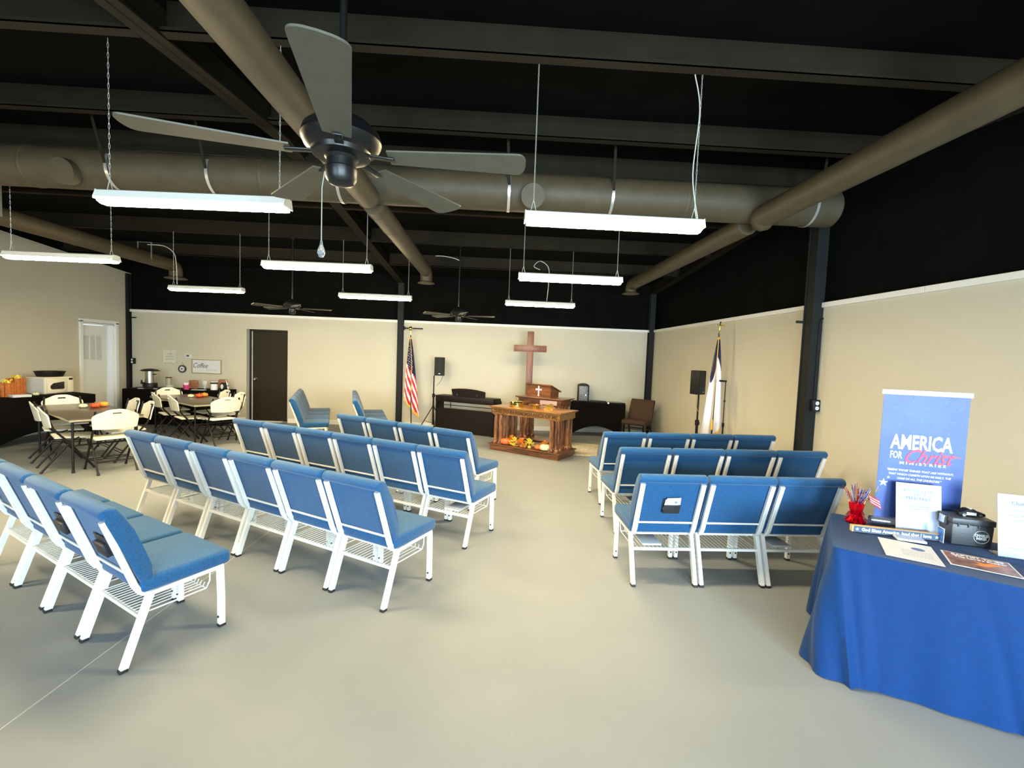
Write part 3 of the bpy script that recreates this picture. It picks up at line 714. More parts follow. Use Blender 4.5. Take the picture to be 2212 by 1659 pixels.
def table_set(ox, oy, nm, jit):
    folding_table(-5.755+ox, 6.665+oy, TA, 1.90, 0.75, 0.70, 'dark brown folding table %s, ringed by white chairs' % nm)
    g = 'white folding chairs round the table ' + nm
    put_fc(-4.81+ox, 6.00+oy, -0.80, 0.60, 'white folding chair turning its back to the camera, table ' + nm, g)
    put_fc(-5.70+ox, 6.00+oy, 0.66, 0.75, 'white folding chair, nearer left-side one, at the table ' + nm, g)
    put_fc(-6.27+ox, 6.45+oy+jit*0.03, 0.68, 0.73, 'white folding chair, farther left-side one, at the table ' + nm, g)
    put_fc(-6.70+ox, 7.35+oy, 0.80, -0.60, 'white folding chair facing the camera behind the table ' + nm, g)
    put_fc(-5.10+ox, 6.93+oy, -0.62, -0.80, 'white folding chair, rightmost on the far side of the table ' + nm, g)
    put_fc(-5.56+ox, 7.26+oy, -0.58, -0.82, 'white folding chair, left one of the far-side pair, table ' + nm, g)
table_set(0, 0, 'nearer the camera', 1)
table_set(0.33, 1.84, 'nearer the back wall', -1)
# pumpkins on the tables
def pumpkin(name, mt, r, loc, label, stem='green', lobes=9, grp=None, flat=0.78):
    t = thing(name, label, 'pumpkin', loc, 0, grp)
    prof = [(0.0, 0.10), (0.35, 0.02), (0.75, 0.14), (0.97, 0.45), (1.0, 0.75), (0.92, 1.08), (0.68, 1.36), (0.35, 1.46), (0.12, 1.42), (0.0, 1.38)]
    b = MB(); b.lathe([(a*r, z*r*flat) for a, z in prof], seg=lobes*4, lobes=lobes, amp=0.16); b.build('body', mt, t, ang=80)
    b = MB(); b.cyl((0, 0, 1.36*r*flat), (r*0.12, 0, 1.36*r*flat+r*0.35), r*0.13, 8, r*0.09); b.build('stem', M[stem], t); return t
def trio(ox, oy, nm):
    pumpkin('pumpkin', M['cream2'], 0.050, (-5.98+ox, 6.88+oy, 0.70), 'tiny cream pumpkin on the folding table ' + nm, grp='small pumpkins on the folding tables')
    pumpkin('pumpkin', M['red'], 0.060, (-5.86+ox, 6.93+oy, 0.70), 'small red-orange pumpkin on the folding table ' + nm, grp='small pumpkins on the folding tables')
    pumpkin('pumpkin', M['orleaf'], 0.062, (-5.86+ox, 7.08+oy, 0.70), 'small golden pumpkin on the folding table ' + nm, grp='small pumpkins on the folding tables')
trio(0, 0, 'nearer the camera'); trio(0.36, 1.82, 'nearer the back wall')

# ================================================================== CLOTHED TABLES
def spandex_table(loc, rz, L, D, h, label, arch=0.22, mt='cloth', flush=False):
    t = thing('covered_table', label, 'table', loc, rz)
    b = MB(); b.box((0, 0, h-0.008), (L, D, 0.016), bev=0.006); b.build('tabletop', M[mt], t)
    b = MB(); n = 24; cs = [(-L/2, -D/2), (L/2, -D/2), (L/2, D/2), (-L/2, D/2)]
    for i in range(4):
        a = Vector(cs[i]); c = Vector(cs[(i+1) % 4]); nrm = Vector(((c-a).y, -(c-a).x)).normalized()
        def fn(u, v):
            p = a+(c-a)*u; s = math.sin(PI*u)
            zb = 0.01 + (arch*s**0.9 if arch else 0)
            q = p - nrm*(0.05*s*math.sin(PI*min(v*1.1, 1)) if arch else -0.012*v*math.sin(u*40))
            return Vector((q.x, q.y, (h-0.004)*(1-v)+zb*v))
        b.grid(fn, n, 10)
    b.build('cloth_cover', M[mt], t, thick=0.004); 
    b = MB()
    for sx in (-1, 1):
        for sy in (-1, 1): b.tube([(sx*(L/2-0.04), sy*(D/2-0.04), h-0.02), (sx*(L/2-0.025), sy*(D/2-0.025), 0.0)], 0.014, 6)
    b.build('legs_frame', M['blackm'], t); return t
LT = math.atan2(1.13, 0.46)
cxl, cyl_ = (-6.92-7.41)/2 - 0.926*0.31, (8.21+7.02)/2 + 0.377*0.31
spandex_table((cxl, cyl_, 0), LT, 1.28, 0.62, 0.76, 'black stretch-covered table at the left wall under the microwave', arch=0.20)
spandex_table((-6.60, 9.92, 0), R(4), 1.93, 0.58, 0.735, 'black cloth-covered coffee table against the back wall', arch=0)
spandex_table((2.36, 9.93, 0), R(-15), 1.18, 0.56, 0.74, 'black stretch-covered table behind the pulpit holding the sound system', arch=0.24)

# left table contents
t = thing('microwave_oven', 'cream microwave oven on the black table at the left wall', 'microwave', (-7.57, 8.08, 0.762), R(1))
b = MB(); b.box((0, 0, 0.145), (0.32, 0.50, 0.28), bev=0.008); b.mi = 1; b.box((0.0, -0.2515, 0.145), (0.28, 0.004, 0.25)); b.build('case', [M['mw'], M['mwside']], t)
b = MB(); b.box((0.172, -0.055, 0.145), (0.026, 0.37, 0.25), bev=0.012); dr = b.build('door', M['mw'], t)
b = MB(); 
b.prism([(-0.19, 0.10), (-0.19, 0.145), (-0.14, 0.185), (0.04, 0.205), (0.06, 0.20), (0.06, 0.09), (0.04, 0.078), (-0.16, 0.082)], 0.182, 0.1875, 'x'); b.build('door_window', M['glass'], dr)
b = MB(); b.box((0.168, 0.19, 0.145), (0.02, 0.11, 0.26), bev=0.004); cp = b.build('control_panel', M['mw'], t)
b = MB(); b.box((0.180, 0.19, 0.245), (0.004, 0.07, 0.035)); b.build('display', M['glass'], cp)
t = thing('baking_pan', 'black round baking pan on top of the microwave', 'pan', (-7.58, 8.10, 1.050), 0)
b = MB(); b.lathe([(0.0, 0.012), (0.15, 0.012), (0.165, 0.018), (0.19, 0.085), (0.205, 0.09), (0.205, 0.083), (0.195, 0.08), (0.172, 0.012), (0.16, 0.0), (0.0, 0.0)], seg=32); b.build('pan_body', M['blackm'], t)
t = thing('plate', 'clear glass plate under the black pan on the microwave', 'plate', (-7.57, 8.07, 1.0475), 0)
t.location.z = 1.048; b = MB(); b.lathe([(0.0, 0.0), (0.12, 0.0), (0.15, 0.002), (0.15, 0.0025), (0.0, 0.0025)], seg=24); b.build('disc', M['mwside'], t)
for i, (x, y, h) in enumerate(((-7.62, 7.58, 0.28), (-7.58, 7.40, 0.22))):
    t = thing('wooden_crate', ['taller orange wooden box of autumn leaves left of the microwave', 'shorter orange wooden box of autumn leaves at the left photo edge'][i], 'box', (x, y, 0.762), R(15), 'orange wooden boxes')
    b = MB()
    for sx in (-1, 1):
        for k in range(3): b.box((sx*0.075, -0.062+0.062*k, h/2), (0.01, 0.052, h), bev=0.002)
        for k in range(3): b.box((-0.055+0.055*k, sx*0.088, h/2), (0.046, 0.01, h), bev=0.002)
    b.box((0, 0, 0.01), (0.15, 0.17, 0.012)); b.build('slats', M['terra'], t)
    b = MB()
    for k in range(26):
        a = random.random()*6.28; rr = random.random()*0.07; p = Vector((math.cos(a)*rr, math.sin(a)*rr, h-0.02+random.random()*0.06))
        q = Matrix.Rotation(random.random()*6, 4, 'Z') @ Matrix.Rotation(random.random()*2, 4, 'X')
        A = [b.bm.verts.new(p + q @ Vector(c)) for c in ((0, -0.03, 0), (0.018, 0, 0.006), (0, 0.03, 0), (-0.018, 0, 0.006))]; b.bm.faces.new(A)
    b.build('leaf_filling', M['yellow'], t, thick=0.001)
pumpkin('pumpkin', M['cream2'], 0.045, (-7.42, 7.68, 0.762), 'tiny cream pumpkin on the black table before the microwave')
t = thing('paper_stack', 'white stack of paper plates at the front edge of the left black table', 'paper', (-7.38, 7.40, 0.762), R(66))
b = MB(); b.box((0, 0, 0.02), (0.22, 0.14, 0.04), bev=0.008); b.build('stack', M['paper'], t)
# coffee table contents (front at y~9.62)
CZ = 0.737
t = thing('coffee_urn', 'large stainless steel coffee urn with black lid on the coffee table', 'coffee urn', (-7.16, 9.80, CZ), R(-20))
b = MB(); b.lathe([(0, 0.03), (0.125, 0.03), (0.13, 0.10), (0.115, 0.125), (0, 0.125)], seg=32); b.build('base', M['blackm'], t)
b = MB(); b.lathe([(0, 0.12), (0.118, 0.12), (0.118, 0.37), (0, 0.37)], seg=36); b.build('tank', M['steelur'], t)
b = MB(); b.lathe([(0, 0.36), (0.165, 0.365), (0.168, 0.375), (0.12, 0.40), (0.03, 0.415), (0, 0.415)], seg=32); b.build('lid', M['blackm'], t)
b = MB(); b.box((0.0, -0.15, 0.12), (0.03, 0.06, 0.035), bev=0.006); b.box((0, -0.165, 0.16), (0.022, 0.02, 0.05), bev=0.005); b.build('spigot', M['blackm'], t)
b = MB()
for s_ in (-1, 1): b.box((s_*0.135, 0, 0.30), (0.04, 0.06, 0.02), bev=0.006)
b.build('handles', M['blackm'], t)
b = MB(); b.box((0, 0, 0.015), (0.40, 0.30, 0.026), bev=0.006); b.build('drip_tray', M['brownm'], t)
def simple(name, label, cat, loc, fn, mt, rz=0, grp=None, mats=None):
    b = MB(); fn(b); o = b.build(name, mats or M[mt]); o.location = loc; o.rotation_euler = (0, 0, rz); return tag(o, label, cat, grp)
simple('serving_tray', 'flat white tray at the left front of the coffee table', 'tray', (-7.12, 9.68, CZ), lambda b: b.box((0, 0, 0.006), (0.36, 0.05, 0.012), bev=0.003), 'paper', R(5))
simple('serving_tray', 'flat white tray at the right front of the coffee table', 'tray', (-6.15, 9.77, CZ), lambda b: b.box((0, 0, 0.006), (0.26, 0.10, 0.012), bev=0.003), 'paper', R(5))
t = thing('glass_carafe', 'clear tall glass carafe with dark rim behind the coffee urn', 'carafe', (-6.93, 10.02, CZ))
b = MB(); b.lathe([(0.05, 0.0), (0.055, 0.02), (0.055, 0.21), (0.05, 0.22)], seg=20); b.build('vessel', mat('frosted_glass', (0.6, 0.58, 0.45), 0.2, trans=0.6), t)
b = MB(); b.lathe([(0.0, 0.22), (0.057, 0.22), (0.057, 0.235), (0, 0.235)], seg=20); b.build('lid', M['blackm'], t)
simple('bowl', 'white bowl beside the coffee urn', 'bowl', (-6.75, 9.78, CZ), lambda b: b.lathe([(0, 0), (0.04, 0), (0.085, 0.075), (0.078, 0.075), (0.03, 0.012), (0, 0.012)], seg=24), 'paper')
t = thing('picture_card', 'brown patterned picture card standing on the coffee table', 'card', (-6.45, 10.08, CZ)); b = MB(); b.box((0, 0, 0.12), (0.20, 0.012, 0.13), bev=0.002); b.box((0, 0.01, 0.03), (0.14, 0.02, 0.06)); b.build('board', M['snack'], t)
t = thing('sugar_bowl', 'magenta cup with packets on the coffee table', 'cup', (-6.42, 9.80, CZ)); b = MB(); b.lathe([(0, 0), (0.05, 0), (0.062, 0.10), (0.057, 0.10), (0.045, 0.01), (0, 0.01)], seg=20); b.build('cup', M['magenta'], t)
b = MB()
for k in range(5): b.box((-0.03+0.015*k, 0.01*(k % 2), 0.11), (0.012, 0.03, 0.07), Matrix.Rotation(R(-14+7*k), 4, 'Y'))
b.build('packets', M['whitec'], t)
t = thing('mug_sign', 'small white card with curled print on the coffee table', 'card', (-6.23, 10.10, CZ)); b = MB(); b.box((0, 0, 0.12), (0.08, 0.01, 0.11), bev=0.002); b.box((0, 0.005, 0.04), (0.03, 0.02, 0.08)); b.build('board', M['paper'], t)
t = thing('framed_card', 'small framed white card standing on the coffee table', 'card', (-6.03, 10.11, CZ)); b = MB(); b.box((0, 0, 0.135), (0.17, 0.012, 0.11), bev=0.002); b.box((0, 0.005, 0.04), (0.03, 0.02, 0.08)); b.mi = 1; b.box((0, -0.0065, 0.135), (0.145, 0.002, 0.085)); b.build('board', [M['frameg'], M['paper']], t)
t = thing('glass_jar', 'clear flour-like jar with a black and white lid on the coffee table', 'jar', (-5.93, 9.93, CZ)); b = MB(); b.lathe([(0, 0), (0.065, 0), (0.065, 0.13), (0, 0.13)], seg=24); b.build('vessel', M['whitec'], t); b = MB(); b.lathe([(0, 0.13), (0.07, 0.13), (0.07, 0.155), (0, 0.16)], seg=24); b.build('lid', M['blackm'], t)
t = thing('coffee_bag', 'brown printed coffee bag on the coffee table', 'bag', (-5.83, 10.08, CZ)); b = MB(); b.box((0, 0, 0.11), (0.17, 0.09, 0.22), bev=0.01, taper=(0.95, 0.5)); b.build('bag_body', M['snack'], t)
t = thing('coffee_bag', 'black coffee bag with a white oval label on the coffee table', 'bag', (-5.76, 9.97, CZ)); b = MB(); b.box((0, 0, 0.08), (0.14, 0.08, 0.16), bev=0.012, taper=(0.7, 0.5)); b.build('bag_body', M['blackm'], t)
b = MB(); b.lathe([(0, -0.041), (0.028, -0.041), (0.028, -0.031), (0, -0.031)], (-0.01, 0, 0.075), 20, axis='y', sq=(1, 1.9)); b.build('paper_label', M['paper'], t)
t = thing('soap_bottle', 'clear pump bottle with white label at the right end of the coffee table', 'bottle', (-5.50-0.36, 10.15, CZ))
t.location = (-5.74, 10.05, CZ)
b = MB(); b.lathe([(0, 0), (0.042, 0), (0.045, 0.02), (0.045, 0.12), (0.03, 0.145), (0.012, 0.155), (0.012, 0.175), (0, 0.175)], seg=20); b.build('bottle_body', M['whitec'], t)
b = MB(); b.cyl((0, 0, 0.175), (0, 0, 0.205), 0.007, 8); b.box((-0.012, 0, 0.205), (0.04, 0.012, 0.01), bev=0.002); b.build('pump', M['paper'], t)
b = MB(); b.lathe([(0.0455, 0.07), (0.0455, 0.11)], seg=20); b.build('paper_label', M['inkg'], t)
# wall items over the coffee table
WY = YB-0.002
def wall_rect(name, label, cat, x, z, w, h, fr, inner, fw=0.02):
    t = thing(name, label, cat, (x, WY, z)); b = MB()
    for s_ in (-1, 1): b.box((s_*(w/2-fw/2), -0.011, 0), (fw, 0.02, h), bev=0.002); b.box((0, -0.011, s_*(h/2-fw/2)), (w-2*fw, 0.02, fw), bev=0.002)
    b.build('frame', M[fr], t); b = MB(); b.box((0, -0.006, 0), (w-2*fw+0.002, 0.008, h-2*fw+0.002)); b.build('print', M[inner], t); return t
FM = lambda x, z, y=-0.0106: face_mtx((x, y, z), (1, 0, 0))
t = wall_rect('wall_sign', 'square white framed print high on the wall over the coffee table', 'picture', -7.155, 1.41, 0.285, 0.30, 'framew', 'framew', 0.035)
txt('Life', 0.07, t, M['inkg'], FM(0, 0.055), shear=0.3); txt('is better', 0.05, t, M['inkg'], FM(0, 0.0), shear=0.3); txt('with coffee', 0.04, t, M['inkg'], FM(0, -0.06))
t = thing('thermostat', 'small white thermostat on the wall above the coffee sign', 'thermostat', (-6.755, WY, 1.43)); b = MB(); b.box((0, -0.014, 0), (0.15, 0.026, 0.10), bev=0.004); b.build('case', M['paper'], t)
b = MB(); b.box((0, -0.0285, 0.005), (0.055, 0.004, 0.035)); b.build('screen', M['ink'], t)
t = wall_rect('wall_sign', 'wide white sign reading Coffee in script on the back wall', 'sign', -6.36, 1.21, 0.64, 0.315, 'frameg', 'paper', 0.014)
txt('Coffee', 0.155, t, M['ink'], FM(-0.13, 0.015), shear=0.42, sx=0.78); txt('a hug in a mug', 0.03, t, M['inkg'], FM(0.10, -0.075), shear=0.3, sx=1.3)
t = thing('hanging_plaque', 'round black hanging plaque with a cup picture on the wall', 'plaque', (-6.885, WY, 1.14)); b = MB(); b.lathe([(0, -0.02), (0.05, -0.02), (0.055, -0.024), (0.085, -0.024), (0.087, 0), (0, 0)], seg=28, axis='y'); b.build('ring', M['ink'], t)
b = MB(); b.lathe([(0, -0.0225), (0.055, -0.0225), (0.055, -0.018), (0, -0.018)], seg=28, axis='y'); b.build('disc', M['paper'], t)
b = MB(); b.box((-0.008, -0.024, 0.0), (0.035, 0.003, 0.026), bev=0.001); b.box((0.016, -0.024, 0.0), (0.016, 0.003, 0.014)); b.build('cup_picture', M['ink'], t)
b = MB(); b.tube([(-0.05, -0.01, 0.07), (0, -0.006, 0.145), (0.05, -0.01, 0.07)], 0.0022, 5); b.build('hanging_string', M['snack'], t)
def outlet(label, loc, rz):
    t = thing('outlet_box', label, 'outlet', loc, rz); b = MB(); b.box((0, -0.03, 0), (0.085, 0.06, 0.13), bev=0.006); b.build('box', M['blackm'], t)
    b = MB()
    for s_ in (-1, 1): b.lathe([(0, -0.064), (0.022, -0.064), (0.022, -0.058), (0, -0.058)], (0, 0, s_*0.028), 16, axis='y')
    b.build('socket', M['paper'], t); return t
outlet('black outlet box with two white sockets on the right wall column', (XR-0.035, 4.975-0.014, 1.262), 0)
outlet('small outlet box on the thin corner column by the coffee urn', (XL+0.10, YB-0.0, 1.28), 0)
cord([(XR-0.035, 4.955, 1.33), (XR-0.035, 4.955, 2.05), (XR-0.03, 4.955, 2.20), (XR+0.0, 4.96, 2.24)], 'black conduit rising from the outlet box on the right column', 0.011, 'post', 'conduit')
simple('metal_hook', 'dark hook plate sticking out left of the big right column', 'hook', (XR-0.10, 5.12, 2.205), lambda b: (b.box((0, 0, 0), (0.20, 0.015, 0.03), bev=0.002),), 'post')
simple('metal_hook', 'dark bar sticking out from the middle column beside the flag finial', 'hook', (-1.81, YB-0.05, 2.235), lambda b: (b.box((0, 0, 0), (0.42, 0.02, 0.025), bev=0.002), b.box((-0.21, 0, 0), (0.04, 0.05, 0.08), bev=0.002)), 'post')
simple('metal_hook', 'dark hook on the thin left corner column', 'hook', (XL+0.12, YB-0.06, 2.23), lambda b: (b.box((0, 0, 0), (0.16, 0.015, 0.025), bev=0.002),), 'post')

# ================================================================== STAGE
A_ = math.atan2(-0.578, 0.816)
fl = Vector((-0.044, 8.132)); frp = Vector((1.140, 7.296))
ux = Vector((math.cos(A_), math.sin(A_))); vy = Vector((-math.sin(A_), math.cos(A_)))
cc = (fl+frp)/2 + vy*0.34
ct = thing('communion_table', 'carved oak communion table with fluted column legs, in front of the pulpit', 'table', (cc.x, cc.y, 0), A_)
L_, D_ = 1.44, 0.68
b = MB(); b.box((0, 0, 0.048), (L_-0.06, D_-0.04, 0.096)); b.box((0, 0, 0.106), (L_, D_, 0.020), bev=0.006); b.build('plinth', M['oakd'], ct)
b = MB(); b.box((0, 0, 0.778), (L_, D_, 0.022), bev=0.005); b.box((0, 0, 0.762), (L_-0.04, D_-0.04, 0.014), bev=0.003); b.build('tabletop', M['oak'], ct)
b = MB(); b.box((0, 0, 0.705), (L_-0.08, D_-0.08, 0.10)); fz = b.build('frieze', M['oak'], ct, smooth=False)
txt('THIS DO IN REMEMBRANCE OF ME', 0.085, fz, M['carve'], face_mtx((0, -(D_-0.08)/2-0.0002, 0.703), (1, 0, 0)), 'carved_lettering', width=L_-0.16, bold=0.002, ex=0.001)
def column(parent, x, y, z0, z1, r=0.034):
    b = MB(); seg = 24; rings = []
    for z, k in ((z0, 1.0), (z1, 0.96)):
        rings.append([b.bm.verts.new((x+math.cos(2*PI*q/seg)*r*k*(1 if q % 2 else 0.90), y+math.sin(2*PI*q/seg)*r*k*(1 if q % 2 else 0.90), z)) for q in range(seg)])
    for q in range(seg): b.bm.faces.new((rings[0][q], rings[0][(q+1) % seg], rings[1][(q+1) % seg], rings[1][q]))
    b.box((x, y, z0+0.012), (r*2.5, r*2.5, 0.024), bev=0.004); b.lathe([(r*1.25, z0+0.024), (r*1.22, z0+0.036), (r*1.02, z0+0.050)], (x, y, 0), 20); b.box((x, y, z1-0.010), (r*2.2, r*2.2, 0.02), bev=0.003)
    return b.build('column', M['oakv'], parent, ang=20)
for sx in (-1, 1):
    for sy in (-1, 1):
        x, y = sx*(L_/2-0.10), sy*(D_/2-0.095)
        
        for ddx, ddy in ((0, 0), (0.105, 0), (0, 0.105), (0.105, 0.105)): column(ct, x-sx*ddx, y-sy*ddy, 0.116, 0.656, 0.036)
# pulpit
pc_ = Vector((1.03, 8.76)); PA = A_
pt_ = thing('pulpit', 'reddish oak pulpit with slanted desk and white cross, behind the communion table', 'pulpit', (pc_.x, pc_.y, 0), PA)
b = MB(); b.box((0, 0, 0.045), (1.00, 0.46, 0.09)); b.box((0, 0, 0.098), (1.04, 0.50, 0.018), bev=0.005); b.build('plinth', M['oakd'], pt_)
for sx in (-1, 1):
    for dx, dy in ((0, -0.13), (0.10, -0.13), (0, 0.13), (0.10, 0.13), (0, 0)): column(pt_, sx*(0.43-dx), dy, 0.107, 0.785)
b = MB(); b.box((0, 0, 0.84), (0.93, 0.42, 0.11)); b.box((0, 0, 0.90), (0.97, 0.46, 0.012), bev=0.003); b.build('frieze', M['oakd'], pt_, smooth=False)
b = MB(); b.box((0.20, -0.215, 0.842), (0.36, 0.014, 0.082), bev=0.004); b.mi = 0; b.build('inset_panel', M['pinkw'], pt_)
b = MB(); b.box((0, 0, 0.917), (1.04, 0.52, 0.022), bev=0.006); b.build('shelf_top', M['oakd'], pt_)
b = MB(); dxo = -0.05
b.prism([(-0.16, 0.928), (0.17, 0.928), (0.17, 1.045), (-0.16, 1.155)], -0.26+dxo, 0.26+dxo, 'x'); b.build('desk', M['oakd'], pt_, smooth=False)
b = MB(); b.prism([(-0.185, 1.160), (-0.185, 1.180), (0.24, 1.043), (0.24, 1.020)], -0.285+dxo, 0.285+dxo, 'x', bev=0.004); b.build('slanted_top', M['oakd'], pt_)
b = MB()
b.box((dxo, -0.163, 1.045), (0.024, 0.008, 0.165), bev=0.003); b.box((dxo, -0.163, 1.075), (0.098, 0.008, 0.024), bev=0.003)
for px, pz in ((0, 0.0875), (0, -0.0825), (0.052, 0.03), (-0.052, 0.03)): b.lathe([(0, -0.167), (0.015, -0.167), (0.015, -0.160), (0, -0.160)], (dxo+px, 0, 1.045+pz), 12, axis='y')
b.build('cross_emblem', M['whitec'], pt_)
# brass on the table
def onct(x, y): q = cc + ux*x + vy*y; return (q.x, q.y, 0.7895)
t = thing('offering_plates', 'stack of brass communion trays with a cross finial, left on the communion table', 'tray', onct(-0.36, 0.02), A_)
for k in range(2):
    b = MB(); z = 0.035*k; b.lathe([(0, z), (0.125, z), (0.135, z+0.008), (0.135, z+0.03), (0.128, z+0.03), (0.12, z+0.01), (0, z+0.01)], seg=36); b.build('tray', M['gold'], t)
b = MB(); b.lathe([(0.137, 0.070), (0.13, 0.085), (0.05, 0.098), (0, 0.10)], seg=36); lid = b.build('lid', M['gold'], t)
b = MB(); b.box((0, 0, 0.125), (0.012, 0.008, 0.06), bev=0.002); b.box((0, 0, 0.132), (0.038, 0.008, 0.012), bev=0.002); b.build('cross_finial', M['gold'], lid)
t = thing('offering_bowl', 'shallow brass bowl in the middle of the communion table', 'bowl', onct(0.02, 0.04), A_)
b = MB(); b.lathe([(0, 0), (0.05, 0), (0.045, 0.01), (0.03, 0.02), (0.07, 0.035), (0.125, 0.052), (0.13, 0.058), (0.115, 0.054), (0.06, 0.04), (0, 0.035)], seg=36); b.build('bowl_body', M['gold'], t)
b = MB(); b.lathe([(0, 0.04), (0.09, 0.045), (0.1, 0.06), (0.0, 0.075)], seg=30); b.build('lid', M['gold'], t)
t = thing('brass_stand', 'small brass stand with round discs on the right of the communion table', 'stand', onct(0.32, 0.00), A_)
b = MB(); b.lathe([(0, -0.008), (0.05, -0.008), (0.05, 0.008), (0, 0.008)], (0.03, 0, 0.055), 24, axis='y'); b.lathe([(0, -0.008), (0.038, -0.008), (0.038, 0.008), (0, 0.008)], (-0.045, 0, 0.045), 24, axis='y'); b.build('discs', M['gold'], t)
b = MB(); b.box((-0.005, 0, 0.005), (0.16, 0.06, 0.01), bev=0.003); b.build('base', M['gold'], t)
t = thing('wall_cross', 'tall plain reddish wooden cross rising behind the pulpit', 'cross', (0.76, 9.60, 0), 0)
b = MB(); b.box((0.02, 0, 1.115), (0.135, 0.045, 2.23), bev=0.004); b.build('upright', M['crossw'], t)
b = MB(); b.box((0.02, -0.004, 1.87), (0.69, 0.040, 0.135), bev=0.004); b.build('crossarm', M['crossw'], t)
b = MB(); b.box((0.02, 0.0, 0.02), (0.40, 0.30, 0.04), bev=0.004); b.build('foot', M['crossw'], t)
t.name = 'wooden_cross'
# pumpkins and leaves on the plinth
def onpl(x, y): q = cc + ux*x + vy*y; return (q.x, q.y, 0.117)
pumpkin('pumpkin', M['orange'], 0.095, onpl(-0.40, -0.235), 'salmon orange pumpkin at the left of the communion table plinth')
pumpkin('pumpkin', M['cream2'], 0.095, onpl(0.40, -0.235), 'pale cream ribbed pumpkin at the right of the communion table plinth')
pumpkin('pumpkin', M['orange'], 0.075, onpl(0.27, -0.22), 'orange pumpkin among leaves beside the pale one on the plinth')
def leaf_clump(x, y, mt, label, n=74, r=0.092):
    t = thing('silk_leaf_cluster', label, 'decoration', onpl(x, y), random.random()*6, 'autumn leaf garland on the plinth')
    b = MB()
    for k in range(n):
        a = random.random()*2*PI; e = random.random()*PI/2; rr = r*(0.45+0.55*random.random())
        p = Vector((math.cos(a)*math.cos(e)*rr, math.sin(a)*math.cos(e)*rr*0.8, 0.02+math.sin(e)*rr*1.25))
        q = Matrix.Rotation(a+random.uniform(-.5, .5), 4, 'Z') @ Matrix.Rotation(-e+random.uniform(-.6, .6), 4, 'Y')
        s_ = random.uniform(0.7, 1.25)
        pts = [(0, -0.004, 0), (0.012, -0.018, 0.004), (0.020, -0.012, 0), (0.036, -0.016, -0.003), (0.034, -0.004, 0), (0.052, 0, -0.008), (0.034, 0.006, 0), (0.036, 0.018, -0.003), (0.020, 0.012, 0), (0.012, 0.020, 0.004), (0, 0.004, 0)]
        A2 = [b.bm.verts.new(p + q @ (Vector(c)*s_)) for c in pts]; b.bm.faces.new(A2)
    b.build('leaves', M[mt], t, thick=0.0012, smooth=False)
    b = MB(); b.lathe([(0, 0), (0.03, 0.0), (0.03, 0.03), (0, 0.05)], seg=8); b.build('core', M[mt], t)
leaf_clump(-0.33, -0.15, 'orleaf', 'orange silk leaf cluster behind the left pumpkin')
leaf_clump(-0.24, -0.21, 'yellow', 'yellow silk leaf cluster, leftmost yellow one on the plinth')
leaf_clump(-0.07, -0.23, 'orleaf', 'orange silk leaf cluster in the middle of the plinth')
leaf_clump(0.08, -0.22, 'yellow', 'yellow-green silk leaf cluster right of the middle of the plinth')
leaf_clump(0.33, -0.15, 'orleaf', 'orange silk leaf cluster behind the pale right pumpkin', 30, 0.085)
# piano
pa = math.atan2(-0.643, 1.273); 
pn = thing('digital_piano', 'dark upright digital piano seen from behind, left of the communion table', 'piano', (-0.58, 9.645, 0), pa)
b = MB(); b.box((0, 0, 0.27), (1.36, 0.03, 0.50)); b.build('back_panel', M['piano'], pn, smooth=False)
b = MB(); b.box((0, 0.02, 0.58), (1.30, 0.012, 0.0001)) if False else None
b.box((0, 0.14, 0.725), (1.42, 0.34, 0.13), bev=0.008); b.prism([(0.30, 0.66), (0.36, 0.66), (0.37, 0.70), (0.33, 0.74), (0.30, 0.79)], -0.71, 0.71, 'x'); b.build('keyboard_case', M['piano'], pn)
for sx in (-1, 1):
    b = MB(); b.box((sx*0.69, 0.12, 0.33), (0.035, 0.28, 0.66)); b.build('side_panel', M['piano'], pn, smooth=False)
b = MB(); b.box((0, 0.06, 0.585), (1.34, 0.018, 0.012)); b.box((-0.56, 0.02, 0.60), (0.03, 0.02, 0.14)); b.box((-0.35, 0.02, 0.60), (0.008, 0.02, 0.14)); b.build('rail', M['piano'], pn)
b = MB(); arc = [(-0.42+0.84*k/14, 0.955-0.045*((k-6)/8.0)**2) for k in range(15)]
b.prism([(-0.385, 0.79)] + arc + [(0.42, 0.79)], 0.145, 0.160, 'y'); mr = b.build('music_rest', M['piano'], pn)
for x in (-0.27, 0.22):
    b = MB(); b.lathe([(0, -0.006), (0.018, -0.006), (0.018, 0), (0, 0)], (x, 0.144, 0.82), 16, axis='y'); b.build('rest_clip', M['chrome'], mr)
